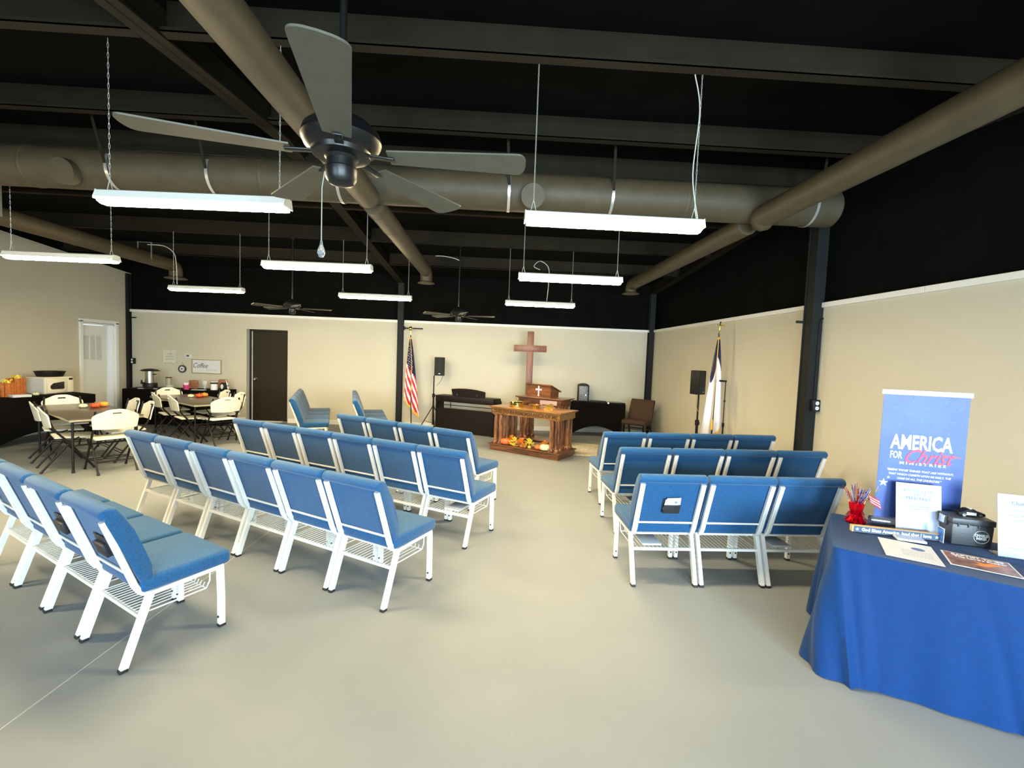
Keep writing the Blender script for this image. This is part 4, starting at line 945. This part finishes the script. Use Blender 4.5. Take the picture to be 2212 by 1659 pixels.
# speakers on stands
def speaker(loc, rz, label, w=0.22, d=0.20, h=0.40):
    t = thing('loudspeaker', label, 'speaker', loc, rz)
    b = MB(); b.prism([(-w/2, -d/2), (w/2, -d/2), (w/2*1.0, -d/2+0.05), (w/2*0.72, d/2), (-w/2*0.72, d/2), (-w/2, -d/2+0.05)], 0, h, 'z', bev=0.012); b.build('cabinet', M['spk'], t)
    b = MB(); n = 10
    b.grid(lambda u, v: Vector(((-1+2*u)*(w/2-0.012), -d/2-0.018*(1-(2*u-1)**2)-0.001, 0.015+(h-0.03)*v)), n, 2); b.build('grille', M['grille'], t, thick=0.003)
    b = MB(); b.box((0, -d/2-0.022, 0.045), (0.03, 0.003, 0.008)); b.build('badge', M['silver'], t)
    return t
def stand(loc, rz, z1, label, spread=0.42):
    t = thing('tripod_stand', label, 'stand', loc, rz)
    b = MB(); b.cyl((0, 0, 0.12), (0, 0, 0.78), 0.020, 14); b.cyl((0, 0, 0.75), (0, 0, z1), 0.014, 12); b.build('pole', M['spk'], t)
    b = MB(); b.lathe([(0.02, 0.72), (0.032, 0.73), (0.032, 0.80), (0.02, 0.81)], seg=16); b.cyl((0.02, 0, 0.765), (0.06, -0.01, 0.755), 0.010, 8); b.build('collar', M['spk'], t); b = MB(); b.lathe([(0.02, 0.48), (0.03, 0.49), (0.03, 0.53), (0.02, 0.54)], seg=16); b.build('leg_hub', M['spk'], t)
    for k in range(3):
        a = R(200+120*k); ca, sa = math.cos(a), math.sin(a)
        b = MB(); b.bar((ca*0.03, sa*0.03, 0.50), (ca*spread, sa*spread, 0.02), 0.022, 0.012); lg = b.build('leg', M['spk'], t)
        b = MB(); b.bar((ca*0.02, sa*0.02, 0.15), (ca*spread*0.58, sa*spread*0.58, 0.225), 0.014, 0.008); b.build('brace', M['spk'], lg)
        b = MB(); b.box((ca*spread, sa*spread, 0.014), (0.035, 0.03, 0.028), bev=0.006); b.build('rubber_foot', M['rubber'], lg)
    return t
stand((-1.28, 10.02, 0), R(12), 1.21, 'black tripod speaker stand behind the left end of the piano', 0.34)
speaker((-1.16, 10.02, 1.212), R(4), 'black loudspeaker above the piano, left of the wooden cross')
cord([(-1.09, 10.05, 1.23), (-1.13, 10.05, 1.10), (-1.22, 10.04, 0.98)], 'thin cable hanging from the speaker above the piano', 0.004, 'spk', 'speaker_cable')
stand((3.21, 6.90, 0), R(40), 1.205, 'black tripod speaker stand near the right wall by the white flag', 0.36)
speaker((3.18, 6.90, 1.207), R(32), 'black loudspeaker on the stand at the right, beside the white flag', 0.165, 0.17, 0.37)
cord([(3.15, 6.84, 1.21), (3.15, 6.84, 1.08), (3.18, 6.86, 0.98), (3.21, 6.88, 0.94)], 'thin cable hanging from the right loudspeaker', 0.005, 'frameg', 'speaker_cable')
t = thing('microphone_stand', 'thin black microphone stand in front of the white flag', 'stand', (3.415, 6.50, 0))
b = MB(); b.cyl((0, 0, 0.02), (0, 0, 0.80), 0.011, 10); b.cyl((0, 0, 0.78), (0, 0, 1.43), 0.007, 10); b.build('pole', M['spk'], t)
b = MB(); b.lathe([(0.011, 0.76), (0.018, 0.77), (0.018, 0.82), (0.01, 0.83)], seg=12); b.build('height_clutch', M['spk'], t); b = MB(); b.lathe([(0.009, 1.13), (0.014, 1.135), (0.014, 1.16), (0.009, 1.165)], seg=12); b.build('clutch', M['spk'], t)
b = MB(); b.bar((0.01, 0, 1.44), (-0.10, -0.02, 1.445), 0.028, 0.028, bev=0.006); b.build('mic_clip', M['spk'], t)
b = MB(); b.lathe([(0, 0), (0.13, 0), (0.13, 0.012), (0.03, 0.03), (0, 0.03)], seg=28); b.build('base', M['spk'], t)
# sound gear on the covered table
t = thing('powered_mixer', 'upright grey and black sound system with a glowing blue light on the black table', 'sound system', (2.04, 10.05, 0.742), R(-8))
b = MB(); arc = [(-0.125, 0), (0.125, 0), (0.125, 0.36)] + [(0.125*math.cos(R(a)), 0.36+0.045*math.sin(R(a))) for a in range(20, 180, 20)] + [(-0.125, 0.36)]
b.prism(arc, -0.09, 0.10, 'y', bev=0.006); b.build('cabinet', M['spk'], t)
b = MB(); b.box((0, -0.094, 0.19), (0.19, 0.010, 0.32), bev=0.003); pn2 = b.build('control_panel', M['panelg'], t)
b = MB()
for i in range(5):
    for j in range(6): b.cyl((-0.07+0.035*i, -0.099, 0.07+0.045*j), (-0.07+0.035*i, -0.109, 0.07+0.045*j), 0.007, 8)
b.build('knobs', M['ink'], pn2)
b = MB(); b.lathe([(0, -0.112), (0.009, -0.112), (0.009, -0.099), (0, -0.099)], (0.055, 0, 0.155), 12, axis='y'); b.build('power_light', M['led'], pn2)
t = thing('laptop', 'flat black tablet with a pale screen at the right end of the black table', 'tablet', (2.72, 9.86, 0.742), R(-15)); b = MB(); b.box((0, 0, 0.012), (0.27, 0.20, 0.022), bev=0.004); b.build('body', M['spk'], t)
t.name = 'tablet_computer'
b = MB(); b.box((0, 0, 0.0245), (0.235, 0.165, 0.003)); b.build('screen', M['panelg'], t)
simple('audio_receiver', 'flat black receiver box in the middle of the black table', 'receiver', (2.36, 9.92, 0.742), lambda b: b.box((0, 0, 0.02), (0.34, 0.16, 0.038), bev=0.004), 'spk', R(-15))
simple('puck_light', 'small round white knob on the black table beside the tablet', 'knob', (2.53, 9.70, 0.742), lambda b: b.lathe([(0, 0), (0.02, 0), (0.022, 0.025), (0.015, 0.035), (0, 0.035)], seg=16), 'whitec')
t = thing('pedal_board', 'flat dark crate with a cable hump on the floor beside the brown chair', 'crate', (3.35, 8.75, 0), R(10)); b = MB(); b.box((0, 0, 0.03), (0.34, 0.22, 0.06), bev=0.005); b.build('case', M['brownm'], t)
b = MB(); b.lathe([(0.03, 0.06), (0.07, 0.062), (0.075, 0.075), (0.07, 0.09), (0.03, 0.092)], seg=18); b.build('coiled_cable', M['spk'], t)
simple('small_rug', 'pale patterned rug beside the communion table plinth', 'rug', (1.70, 8.35, 0.0), lambda b: b.box((0, 0, 0.006), (0.62, 1.15, 0.012), bev=0.004), 'rug', R(-15))
# flags
def drape(parent, name, zt, zb, topw, botw, mfn, mats, folds, depth, skew=0.0, hemslant=0.0, xoff=0.0):
    b = MB()
    def fn(u, v):
        w = topw + (botw-topw)*(v**0.75)
        zz = zt + (zb-zt)*v + hemslant*(u-0.5)*v
        x = xoff + (u-0.5)*w + skew*v
        y = depth*(0.25+0.75*v)*math.sin(u*folds*2*PI+0.6*v) 
        return Vector((x, y, zz))
    b.grid(fn, 60, 90, mfn=mfn); return b.build(name, mats, parent, thick=0.004, ang=80), fn
t = thing('nation_flag', 'red white and blue striped flag with gold fringe on a pole beside the middle column', 'flag', (-1.78, 10.02, 0))
b = MB(); b.cyl((0.02, 0.03, 0.03), (-0.035, 0.03, 2.08), 0.013, 12); b.build('pole', M['brownm'], t)
b = MB(); b.cyl((-0.035, 0.03, 2.07), (-0.04, 0.03, 2.17), 0.008, 10); b.lathe([(0, 2.16), (0.03, 2.17), (0.045, 2.20), (0.045, 2.225), (0.03, 2.25), (0, 2.262)], (-0.04, 0.03, 0), 20); b.build('finial', M['gold'], t)
b = MB(); b.lathe([(0, 0), (0.13, 0), (0.13, 0.02), (0.04, 0.06), (0.03, 0.09), (0, 0.09)], (0.02, 0.03, 0), 24); b.build('base', M['brownm'], t)
def usf(u, v):
    if v < 0.02 or v > 0.965 or u < 0.015: return 3
    if v < 0.46 + 0.10*(u-0.5): return 2
    return int((v*12.5 - (u-0.5)*4.6 + 40)) % 2
fo, ffn = drape(t, 'flag_cloth', 2.02, 0.44, 0.03, 0.36, usf, [M['redc'], M['whitec'], M['navyc'], M['goldf']], 2.5, 0.035, 0.05, -0.42, -0.03)
b = MB()
for j in range(9):
    for i in range(2+j//3):
        u = 0.2+0.6*(i+0.5*(j % 2))/(2+j//3); v = 0.13+0.036*j; p = ffn(u, v)
        star(b, face_mtx((p.x, p.y-0.012, p.z), (1, 0, 0)), 0.0115, 0.003)
b.build('stars', M['whitec'], t)
b = MB(); b.tube([(-0.03, -0.03, 2.0), (0.015, -0.05, 1.5), (0.02, -0.055, 0.95)], 0.005, 6); b.lathe([(0, 0.86), (0.014, 0.88), (0.010, 0.95), (0, 0.96)], (0.02, -0.055, 0), 10); b.build('tassel_cord', M['goldf'], t)
t = thing('church_flag', 'white church flag with navy corner and gold fringe at the right wall', 'flag', (3.43, 6.85, 0))
b = MB(); b.cyl((0.01, 0.03, 0.03), (0.03, 0.03, 2.16), 0.012, 12); b.build('pole', M['brownm'], t)
b = MB(); b.cyl((0.03, 0.03, 2.15), (0.035, 0.03, 2.20), 0.008, 10); b.box((0.045, 0.03, 2.265), (0.020, 0.012, 0.15), bev=0.002); b.box((0.045, 0.03, 2.285), (0.13, 0.012, 0.018), bev=0.002); b.build('cross_finial', M['gold'], t)
b = MB(); b.lathe([(0, 0), (0.13, 0), (0.13, 0.02), (0.04, 0.06), (0.03, 0.09), (0, 0.09)], (0.01, 0.03, 0), 24); b.build('base', M['brownm'], t)
def chf(u, v):
    if v < 0.02 or (v > 0.975): return 3
    if v < 0.30+0.10*math.sin(u*7+0.4):
        if 0.12 < v < 0.24 and 0.40 < u < 0.58: return 0
        if u < 0.22 and v < 0.30: return 4
        return 2
    return 1
fo, ffn = drape(t, 'flag_cloth', 2.10, 0.50, 0.02, 0.34, chf, [M['redc'], M['whitec'], M['navyc'], M['goldf'], M['brownm']], 2.0, 0.035, -0.045, 0.45, 0.02)
b = MB(); b.tube([(0.0, -0.03, 2.06), (-0.02, -0.05, 1.4), (-0.035, -0.055, 0.86)], 0.006, 6); b.lathe([(0, 0.66), (0.018, 0.68), (0.014, 0.82), (0, 0.86)], (-0.035, -0.055, 0), 10); b.build('tassel_cord', M['goldf'], t)

# ================================================================== DISPLAY TABLE (right foreground)
H = 0.70
FL = Vector((1.925, 2.37)); U = Vector((0.80, -0.60)); V_ = Vector((0.60, 0.80)); TL, TD = 1.50, 0.70
tc_ = FL + U*TL/2 + V_*TD/2; TAng = math.atan2(U.y, U.x)
t = thing('display_table', 'folding table under the royal blue cloth at the right', 'table', (tc_.x, tc_.y, 0), TAng)
b = MB(); b.box((0, 0, H-0.022), (TL-0.02, TD-0.02, 0.03), bev=0.006); b.build('tabletop', M['plastic'], t)
for sx in (-1, 1):
    for sy in (-1, 1): b = MB(); b.tube([(sx*(TL/2-0.12), sy*(TD/2-0.08), H-0.03), (sx*(TL/2-0.12), sy*(TD/2-0.08), 0.0)], 0.014, 8); b.build('leg', M['blackm'], t)
b = MB()
# superellipse rings from the top outward and down to the hem
import math as _m
def rect_pt(s, ox, oy, rad):
    # s in 0..1 round a rounded rectangle of half sizes (TL/2+ox, TD/2+oy)
    a_, b_ = TL/2+ox, TD/2+oy; rad = min(rad, a_, b_)
    segs = [2*(a_-rad), PI/2*rad, 2*(b_-rad), PI/2*rad]*2; P = sum(segs); d = s*P
    cor = [(-a_+rad, -b_, 1, 0), (a_, -b_+rad, 0, 1), (a_-rad, b_, -1, 0), (-a_, b_-rad, 0, -1)]
    cen = [(a_-rad, -b_+rad, -90), (a_-rad, b_-rad, 0), (-a_+rad, b_-rad, 90), (-a_+rad, -b_+rad, 180)]
    for i in range(4):
        l = segs[2*i]
        if d <= l: x, y, dx, dy = cor[i]; return (x+dx*d, y+dy*d, dy, -dx)
        d -= l; l = segs[2*i+1]
        if d <= l:
            cx0, cy0, a0 = cen[i]; a = R(a0)+(d/rad if rad > 0 else 0); return (cx0+math.cos(a)*rad, cy0+math.sin(a)*rad, math.cos(a), math.sin(a))
        d -= l
    x, y, dx, dy = cor[0]; return (x, y, dy, -dx)
def cornerness(x, y):
    dx = max(0, 1-abs(abs(x)-TL/2)/0.22); dy = max(0, 1-abs(abs(y)-TD/2)/0.22); return dx*dy
NS, NV = 300, 34
def skirt(s, v):
    # v: 0 top edge .. 1 hem
    rad = 0.012+0.10*v
    x, y, nx, ny = rect_pt(s, 0.006, 0.006, rad)
    drop = v
    cn = cornerness(x, y)
    fold = 0.010*math.sin(s*58+0.8+v)*v**1.5 + 0.004*math.sin(s*131+1.0+v*1.5)*v**1.1 + 0.024*math.sin(s*27+v*1.1)*v**1.6 - 0.012*math.exp(-((s-0.13-0.02*v)/0.006)**2)*v
    out = 0.004 + 0.035*v + fold*(1-cn) + cn*(0.13*v**1.1) - 0.05*cn*v*(math.sin(s*150))**2
    z = H-0.004 - (H-0.008)*drop
    if v < 0.06: z = H-0.001-0.05*0
    z = H+0.001 - 0.02*min(1, v/0.04)*0.5 - (H-0.012)*max(0, (v-0.04)/0.96)
    hem = 0.0
    if v > 0.9: z = max(z, 0.006)
    return Vector((x+nx*out, y+ny*out, z))
rings = []
for j in range(NV+1):
    v = j/NV; rings.append([b.bm.verts.new(skirt(i/NS, v)) for i in range(NS)])
for j in range(NV):
    for i in range(NS): b.bm.faces.new((rings[j][i], rings[j][(i+1) % NS], rings[j+1][(i+1) % NS], rings[j+1][i]))
b.bm.faces.new(rings[0])
cl = b.build('tablecloth', M['navy'], None, thick=0.0025, ang=70); cl.location = (tc_.x, tc_.y, 0); cl.rotation_euler = (0, 0, TAng)
tag(cl, 'royal blue cloth draped to the floor over the display table', 'tablecloth')
TZ_ = H+0.0042
# roll-up banner
bl, br_ = Vector((2.455, 2.735)), Vector((2.850, 2.575)); bw = (br_-bl).length+0.06; ba = math.atan2((br_-bl).y, (br_-bl).x); bm_ = (bl+br_)/2
t = thing('retractable_banner', 'blue tabletop banner with stars, reading America for Christ Ministries', 'banner', (bm_.x, bm_.y, TZ_), ba)
BH = 0.855; bw = 0.445
b = MB(); b.lathe([(0, -bw/2-0.01), (0.028, -bw/2-0.01), (0.032, -bw/2), (0.032, bw/2), (0.028, bw/2+0.01), (0, bw/2+0.01)], (0, 0, 0.030), 20, axis='x', sq=(1.0, 0.88)); b.build('base', M['silver'], t)
b = MB(); b.box((0, 0, (BH+0.05)/2), (bw-0.02, 0.002, BH-0.05)); b.mi = 1; pan = b
for (x, z, r_) in ((-0.06, .80, .022), (0.02, .825, .020), (0.10, .80, .024), (-0.15, .75, .020), (0.0, .755, .024), (0.17, .76, .024), (-0.09, .715, .022), (0.07, .715, .02), (-0.02, .675, .02), (0.14, .675, .022), (-0.12, .645, .018), (0.05, .64, .018), (-0.05, .605, .015), (0.12, .61, .016)):
    star(pan, face_mtx((x, -0.0012, z), (1, 0, 0)), r_, 0.0005)
pr_ = pan.build('printed_panel', [M['bann'], M['bstar']], t)
b = MB(); b.box((0, 0, BH-0.008), (bw, 0.014, 0.030), bev=0.003); b.build('top_rail', M['wht'], t)
b = MB(); b.tube([(0, 0.012, 0.05), (0, 0.012, BH-0.01)], 0.006, 6); b.build('support_pole', M['silver'], t)

BF = lambda x, z: face_mtx((x, -0.0016, z), (1, 0, 0.0))
txt('AMERICA', 0.125, pr_, M['wht'], BF(-0.005, 0.535), 'printed_title', width=0.31, bold=0.0035)
txt('FOR', 0.062, pr_, M['wht'], BF(-0.125, 0.455), 'printed_title', width=0.062, bold=0.0015)
txt('Christ', 0.125, pr_, M['pink'], face_mtx((0.045, -0.0028, 0.452), (1, 0, 0.03)), 'printed_script', width=0.25, shear=0.6, bold=0.0012)
b = MB(); b.bar((0.10, -0.0028, 0.476), (0.195, -0.0028, 0.468), 0.001, 0.005); b.build('script_stroke', M['pink'], pr_)
txt('M I N I S T R I E S', 0.022, pr_, M['wht'], BF(0.01, 0.408), 'printed_title', width=0.23, bold=0.0008)
for k, s_ in enumerate(('"BESIDE THOSE THINGS THAT ARE WITHOUT,', 'THAT WHICH COMETH UPON ME DAILY, THE', 'CARE OF ALL THE CHURCHES."')):
    txt(s_, 0.017, pr_, M['wht'], BF(0.0, 0.362-0.026*k), 'printed_verse', width=(0.33, 0.31, 0.22)[k], bold=0.0004, shear=0.25)
b = MB(); star(b, BF(-0.178, 0.275), 0.026, 0.0005); star(b, BF(-0.155, 0.31), 0.010, 0.0005)
b.build('printed_stars', M['wht'], pr_)
# acrylic sign in front of the banner
def acrylic(x, y, rz, w, h, label, lines, tint):
    t = thing('sign_holder', label, 'sign', (x, y, TZ_), rz)
    b = MB(); tilt = Matrix.Rotation(R(-9), 4, 'X')
    vs = b.box((0, 0.0, h/2), (w, 0.003, h))
    for v in vs: v.co = tilt @ v.co
    sh = b.build('printed_sheet', M['page'], t)
    b = MB(); vs = b.box((0, 0.035, 0.003), (w, 0.075, 0.004), bev=0.001); b.build('foot', M['crystal'], t)
    mt = lambda px, pz: tilt @ face_mtx((px, -0.0022, pz), (1, 0, 0))
    for s_, size, pz, wd, mk in lines: txt(s_, size, sh, M[mk], mt(0, pz), 'printed_lines', width=wd, ex=0.0003)
    b = MB()
    vs = b.box((w*0.22, -0.0021, h*0.28), (w*0.40, 0.0008, h*0.34))
    for v in vs: v.co = tilt @ v.co
    b.build('printed_block', M[tint], sh); return t
acrylic(2.595, 2.57, ba+0.03, 0.225, 0.30, 'white acrylic framed page reading America for Christ Ministries before the banner', [('AMERICA FOR', 0.026, 0.255, 0.15, 'inkg'), ('CHRIST', 0.024, 0.233, 0.075, 'inkg'), ('MINISTRIES', 0.026, 0.210, 0.12, 'inkb'), ('Local Church Support', 0.010, 0.180, 0.10, 'inkg'), ('A Missionary Evangelist Ministry', 0.010, 0.165, 0.13, 'inkg'), ('church planting and revival', 0.010, 0.150, 0.10, 'inkg'), ('Contact us', 0.012, 0.03, 0.17, 'inkg')], 'bookb')
acrylic(2.885, 2.235, ba+0.02, 0.26, 0.335, 'white framed page with blue print at the right edge of the photo', [('Charlie Mike', 0.030, 0.29, 0.14, 'inkb'), ('Continue the Mission', 0.014, 0.255, 0.15, 'inkg'), ('because we love our military', 0.012, 0.225, 0.17, 'inkg'), ('and their families', 0.012, 0.20, 0.13, 'inkg'), ('Ministry to veterans', 0.014, 0.05, 0.16, 'inkg')], 'bookb')
# wooden slogan block
sa, sb = Vector((2.205, 2.60)), Vector((2.640, 2.475)); sm = (sa+sb)/2; sang = math.atan2((sb-sa).y, (sb-sa).x)
t = thing('slogan_block', 'long dark wooden block reading God Bless America, land that I love', 'sign', (sm.x, sm.y, TZ_), sang)
b = MB(); b.box((0, 0.012, 0.019), (0.455, 0.030, 0.038), bev=0.001); b.build('block', M['rawwood'], t)
b = MB(); b.box((0.004, -0.0035, 0.019), (0.445, 0.002, 0.035)); fp = b.build('painted_face', M['slate'], t)
txt('God Bless America, land that I love', 0.027, fp, M['wht'], face_mtx((0, -0.0046, 0.0185), (1, 0, 0)), 'painted_lettering', width=0.355, bold=0.0009)
b = MB(); star(b, face_mtx((-0.200, -0.0046, 0.019), (1, 0, 0)), 0.011); star(b, face_mtx((0.203, -0.0046, 0.019), (1, 0, 0)), 0.011); b.build('painted_stars', M['wht'], fp)
# foil centrepiece
t = thing('foil_centerpiece', 'red foil vase holding tinsel sprays and a small striped flag', 'centerpiece', (2.345, 2.745, TZ_))
b = MB(); b.lathe([(0, 0.0), (0.045, 0.0), (0.055, 0.012), (0.030, 0.035), (0.022, 0.055), (0.034, 0.09), (0.040, 0.13), (0.036, 0.135), (0.0, 0.12)], seg=22, lobes=11, amp=0.16); b.build('foil_vase', M['redfoil'], t, smooth=False)
b = MB()
for k in range(26):
    a = k*2*PI/26+random.uniform(-.1, .1); r_ = random.uniform(0.04, 0.075); z = random.uniform(0.01, 0.05)
    b.sweep([(math.cos(a)*0.02, math.sin(a)*0.02, 0.04), (math.cos(a)*r_*0.7, math.sin(a)*r_*0.7, z+0.03), (math.cos(a)*r_, math.sin(a)*r_, z)], [(-0.004, -0.0004), (0.004, -0.0004), (0.004, 0.0004), (-0.004, 0.0004)], up=(math.sin(a), -math.cos(a), 0))
b.build('foil_bow', M['redfoil'], t, smooth=False)
for nm, mt, n in (('red_spray', 'redfoil', 16), ('blue_spray', 'bluefoil', 16), ('silver_spray', 'silver', 16)):
    b = MB()
    for k in range(n):
        a = random.random()*2*PI; r_ = random.uniform(0.015, 0.085); z = random.uniform(0.19, 0.27)-r_*0.25
        b.tube([(math.cos(a)*0.01, math.sin(a)*0.01, 0.11), (math.cos(a)*r_, math.sin(a)*r_, z)], 0.0016, 4)
        if k % 3 == 0: b.lathe([(0, -0.006), (0.007, 0), (0, 0.006)], (math.cos(a)*r_*0.8, math.sin(a)*r_*0.8, 0.11+(z-0.11)*0.8), 5)
    b.build(nm, M[mt], t, smooth=False)
b = MB(); b.tube([(0.01, -0.03, 0.10), (0.045, -0.045, 0.225)], 0.0018, 5); fl_ = b.build('flag_stick', M['rawwood'], t)
b = MB()
def sf(u, v): return Vector((0.028+0.062*u+0.020*v, -0.055+0.008*math.sin(u*5), 0.205-0.06*v-0.035*u))
def sm_(u, v): return 2 if (u < 0.4 and v < 0.5) else int(v*9) % 2
b.grid(lambda u, v: sf(v, u), 18, 10, mfn=lambda u, v: (int(u*7) % 2)); b.build('small_flag', [M['redc'], M['whitec']], fl_, thick=0.0008)
b = MB(); star(b, face_mtx((0.085, -0.05, 0.235), (1, 0, 0)), 0.020, 0.002); b.build('star_pick', M['silver'], t)
# utility box
bx = (Vector((2.655, 2.431)) + Vector((2.842, 2.371)))/2 + Vector((0.022, 0.068)); bang = math.atan2(-0.06, 0.187)
t = thing('utility_box', 'charcoal plastic utility box with a round white Charlie Mike emblem', 'box', (bx.x, bx.y, TZ_), bang)
b = MB(); b.box((0, 0, 0.060), (0.188, 0.130, 0.120), bev=0.006, taper=(1.04, 1.04)); b.build('body', M['boxg'], t)
b = MB(); b.box((0, 0, 0.138), (0.205, 0.145, 0.034), bev=0.006)
for k in range(4): b.box((-0.07+0.047*k, -0.070, 0.116), (0.006, 0.006, 0.020))
ld = b.build('lid', M['boxg'], t)
b = MB(); b.box((-0.105, 0.0, 0.125), (0.014, 0.055, 0.055), bev=0.004); b.build('latch', M['boxg'], ld)
b = MB(); b.box((-0.113, 0.0, 0.128), (0.003, 0.048, 0.045), bev=0.001); b.build('latch_plate', M['chrome'], ld)
em = face_mtx((0.042, -0.0668, 0.058), (1, 0, 0))
b = MB()
pts = [em @ Vector((math.cos(a)*0.036, math.sin(a)*0.036, 0.0005)) for a in [2*PI*k/32 for k in range(33)]]; b.tube(pts, 0.0012, 5, up=(0, 1, 0)); b.build('emblem_ring', M['wht'], t)
txt('CHARLIE', 0.020, t, M['wht'], face_mtx((0.042, -0.0672, 0.066), (1, 0, 0)), 'emblem_lettering', width=0.064, bold=0.0009)
txt('MIKE!', 0.020, t, M['wht'], face_mtx((0.042, -0.0672, 0.048), (1, 0, 0)), 'emblem_lettering', width=0.046, bold=0.0009)
t2 = thing('photo_card', 'small blue photo card leaning on the left side of the utility box', 'card', (2.630, 2.470, TZ_), bang-PI/2+0.0)
b = MB(); b.box((0, 0, 0.042), (0.060, 0.002, 0.084)); b.mi = 1; b.box((0, -0.0012, 0.042), (0.052, 0.001, 0.074)); b.build('card', [M['paper'], M['photo']], t2)
# toy car
t = thing('toy_car', 'small black and white toy police car on top of the utility box', 'toy car', (bx.x+0.02, bx.y, TZ_+0.1555), bang)
b = MB(); b.prism([(-0.062, 0.008), (-0.064, 0.022), (-0.040, 0.027), (-0.022, 0.042), (0.012, 0.042), (0.030, 0.027), (0.060, 0.023), (0.064, 0.010), (0.05, 0.006), (-0.05, 0.006)], -0.024, 0.024, 'y', bev=0.002); bd = b.build('car_body', M['spk'], t)
b = MB(); b.box((-0.004, -0.0246, 0.018), (0.046, 0.001, 0.016)); b.box((-0.004, 0.0246, 0.018), (0.046, 0.001, 0.016)); b.build('white_door', M['wht'], bd)
for sx in (-1, 1):
    for sy in (-1, 1): b = MB(); b.lathe([(0, -0.004), (0.010, -0.004), (0.010, 0.004), (0, 0.004)], (sx*0.038, sy*0.023, 0.0105), 14, axis='y'); b.build('wheel', M['chrome'], t)
b = MB(); b.box((-0.004, 0, 0.045), (0.010, 0.034, 0.006), bev=0.001); b.build('light_bar', M['wht'], t)
# papers
def quad_sheet(name, pts, label, cat, mt, th=0.0012):
    c0 = sum((Vector(p) for p in pts), Vector((0, 0)))/4; b = MB(); b.prism([(p[0]-c0.x, p[1]-c0.y) for p in pts], 0, th, 'z'); o = b.build(name, M[mt], smooth=False); o.location = (c0.x, c0.y, TZ_); return tag(o, label, cat), c0
def rectpts(a, bb, c, d): return [a, bb, c, d]
t = thing('printed_sheet', 'white letter sheet with a small blue logo at the front left of the display table', 'paper', (2.305, 2.325, TZ_), -0.60)
b = MB(); b.box((0, 0, 0.0008), (0.235, 0.30, 0.0014)); sh = b.build('sheet', M['paper'], t)
fm = lambda x, y: Matrix.Translation((x, y, 0.0016))
b = MB(); b.lathe([(0, 0.0016), (0.030, 0.0016), (0.030, 0.0019), (0, 0.0019)], (0.045, 0.05, 0), 20, sq=(1, 0.8)); b.build('printed_logo', M['inkb'], sh)
for k in range(6): txt(('Dear friends and church family,', 'thank you for your prayers and', 'for supporting this ministry', 'as we travel and preach.', 'Please pray for us this month', 'and visit when you can.')[k], 0.010, sh, M['inkg'], fm(0.03, 0.01-0.018*k), 'printed_lines', width=0.13, ex=0.0002)
t = thing('booklet', 'pale blue covered book tucked behind the letter sheet on the display table', 'book', (2.462, 2.500, TZ_+0.0018), -0.42)
b = MB(); b.box((0, 0, 0.006), (0.135, 0.125, 0.012), bev=0.001); b.mi = 1; b.box((0, 0, 0.0124), (0.13, 0.12, 0.001)); bkb = b.build('book_block', [M['paper'], M['bookb']], t)
txt('HOPE', 0.03, bkb, M['wht'], Matrix.Translation((0, 0.02, 0.0133)), 'printed_title', width=0.07, ex=0.0003)
t = thing('magazine', 'brown and orange newspaper headed Baptist Times on the display table', 'magazine', (2.548, 2.180, TZ_), -0.62)
b = MB(); b.box((0, 0, 0.0012), (0.265, 0.215, 0.0022)); sh = b.build('page', M['paper'], t)
b = MB(); b.box((0, 0, 0.0026), (0.250, 0.200, 0.0006)); b.build('cover_print', M['magz'], sh)
txt('BAPTIST TIMES', 0.034, sh, M['wht'], Matrix.Translation((0.005, 0.075, 0.0032)), 'printed_title', width=0.20, bold=0.001, ex=0.0003)
txt("The Lord's Supper", 0.026, sh, M['wht'], Matrix.Translation((0.01, 0.045, 0.0032)), 'printed_title', width=0.20, bold=0.0006, ex=0.0003)
b = MB(); b.prism([(-0.03, -0.04), (0.0, -0.015), (-0.02, 0.02), (0.02, 0.005), (0.045, 0.025), (0.09, 0.01), (0.05, -0.01), (0.02, -0.04)], 0.003, 0.0034, 'z'); b.build('printed_flames', M['flame'], sh)
t = thing('pink_box', 'pale pink box cut off by the right edge of the photo', 'box', (2.775, 1.985, TZ_), -0.6); b = MB(); b.box((0, 0, 0.02), (0.10, 0.10, 0.04), bev=0.005); b.build('box_body', M['wfabr'], t)
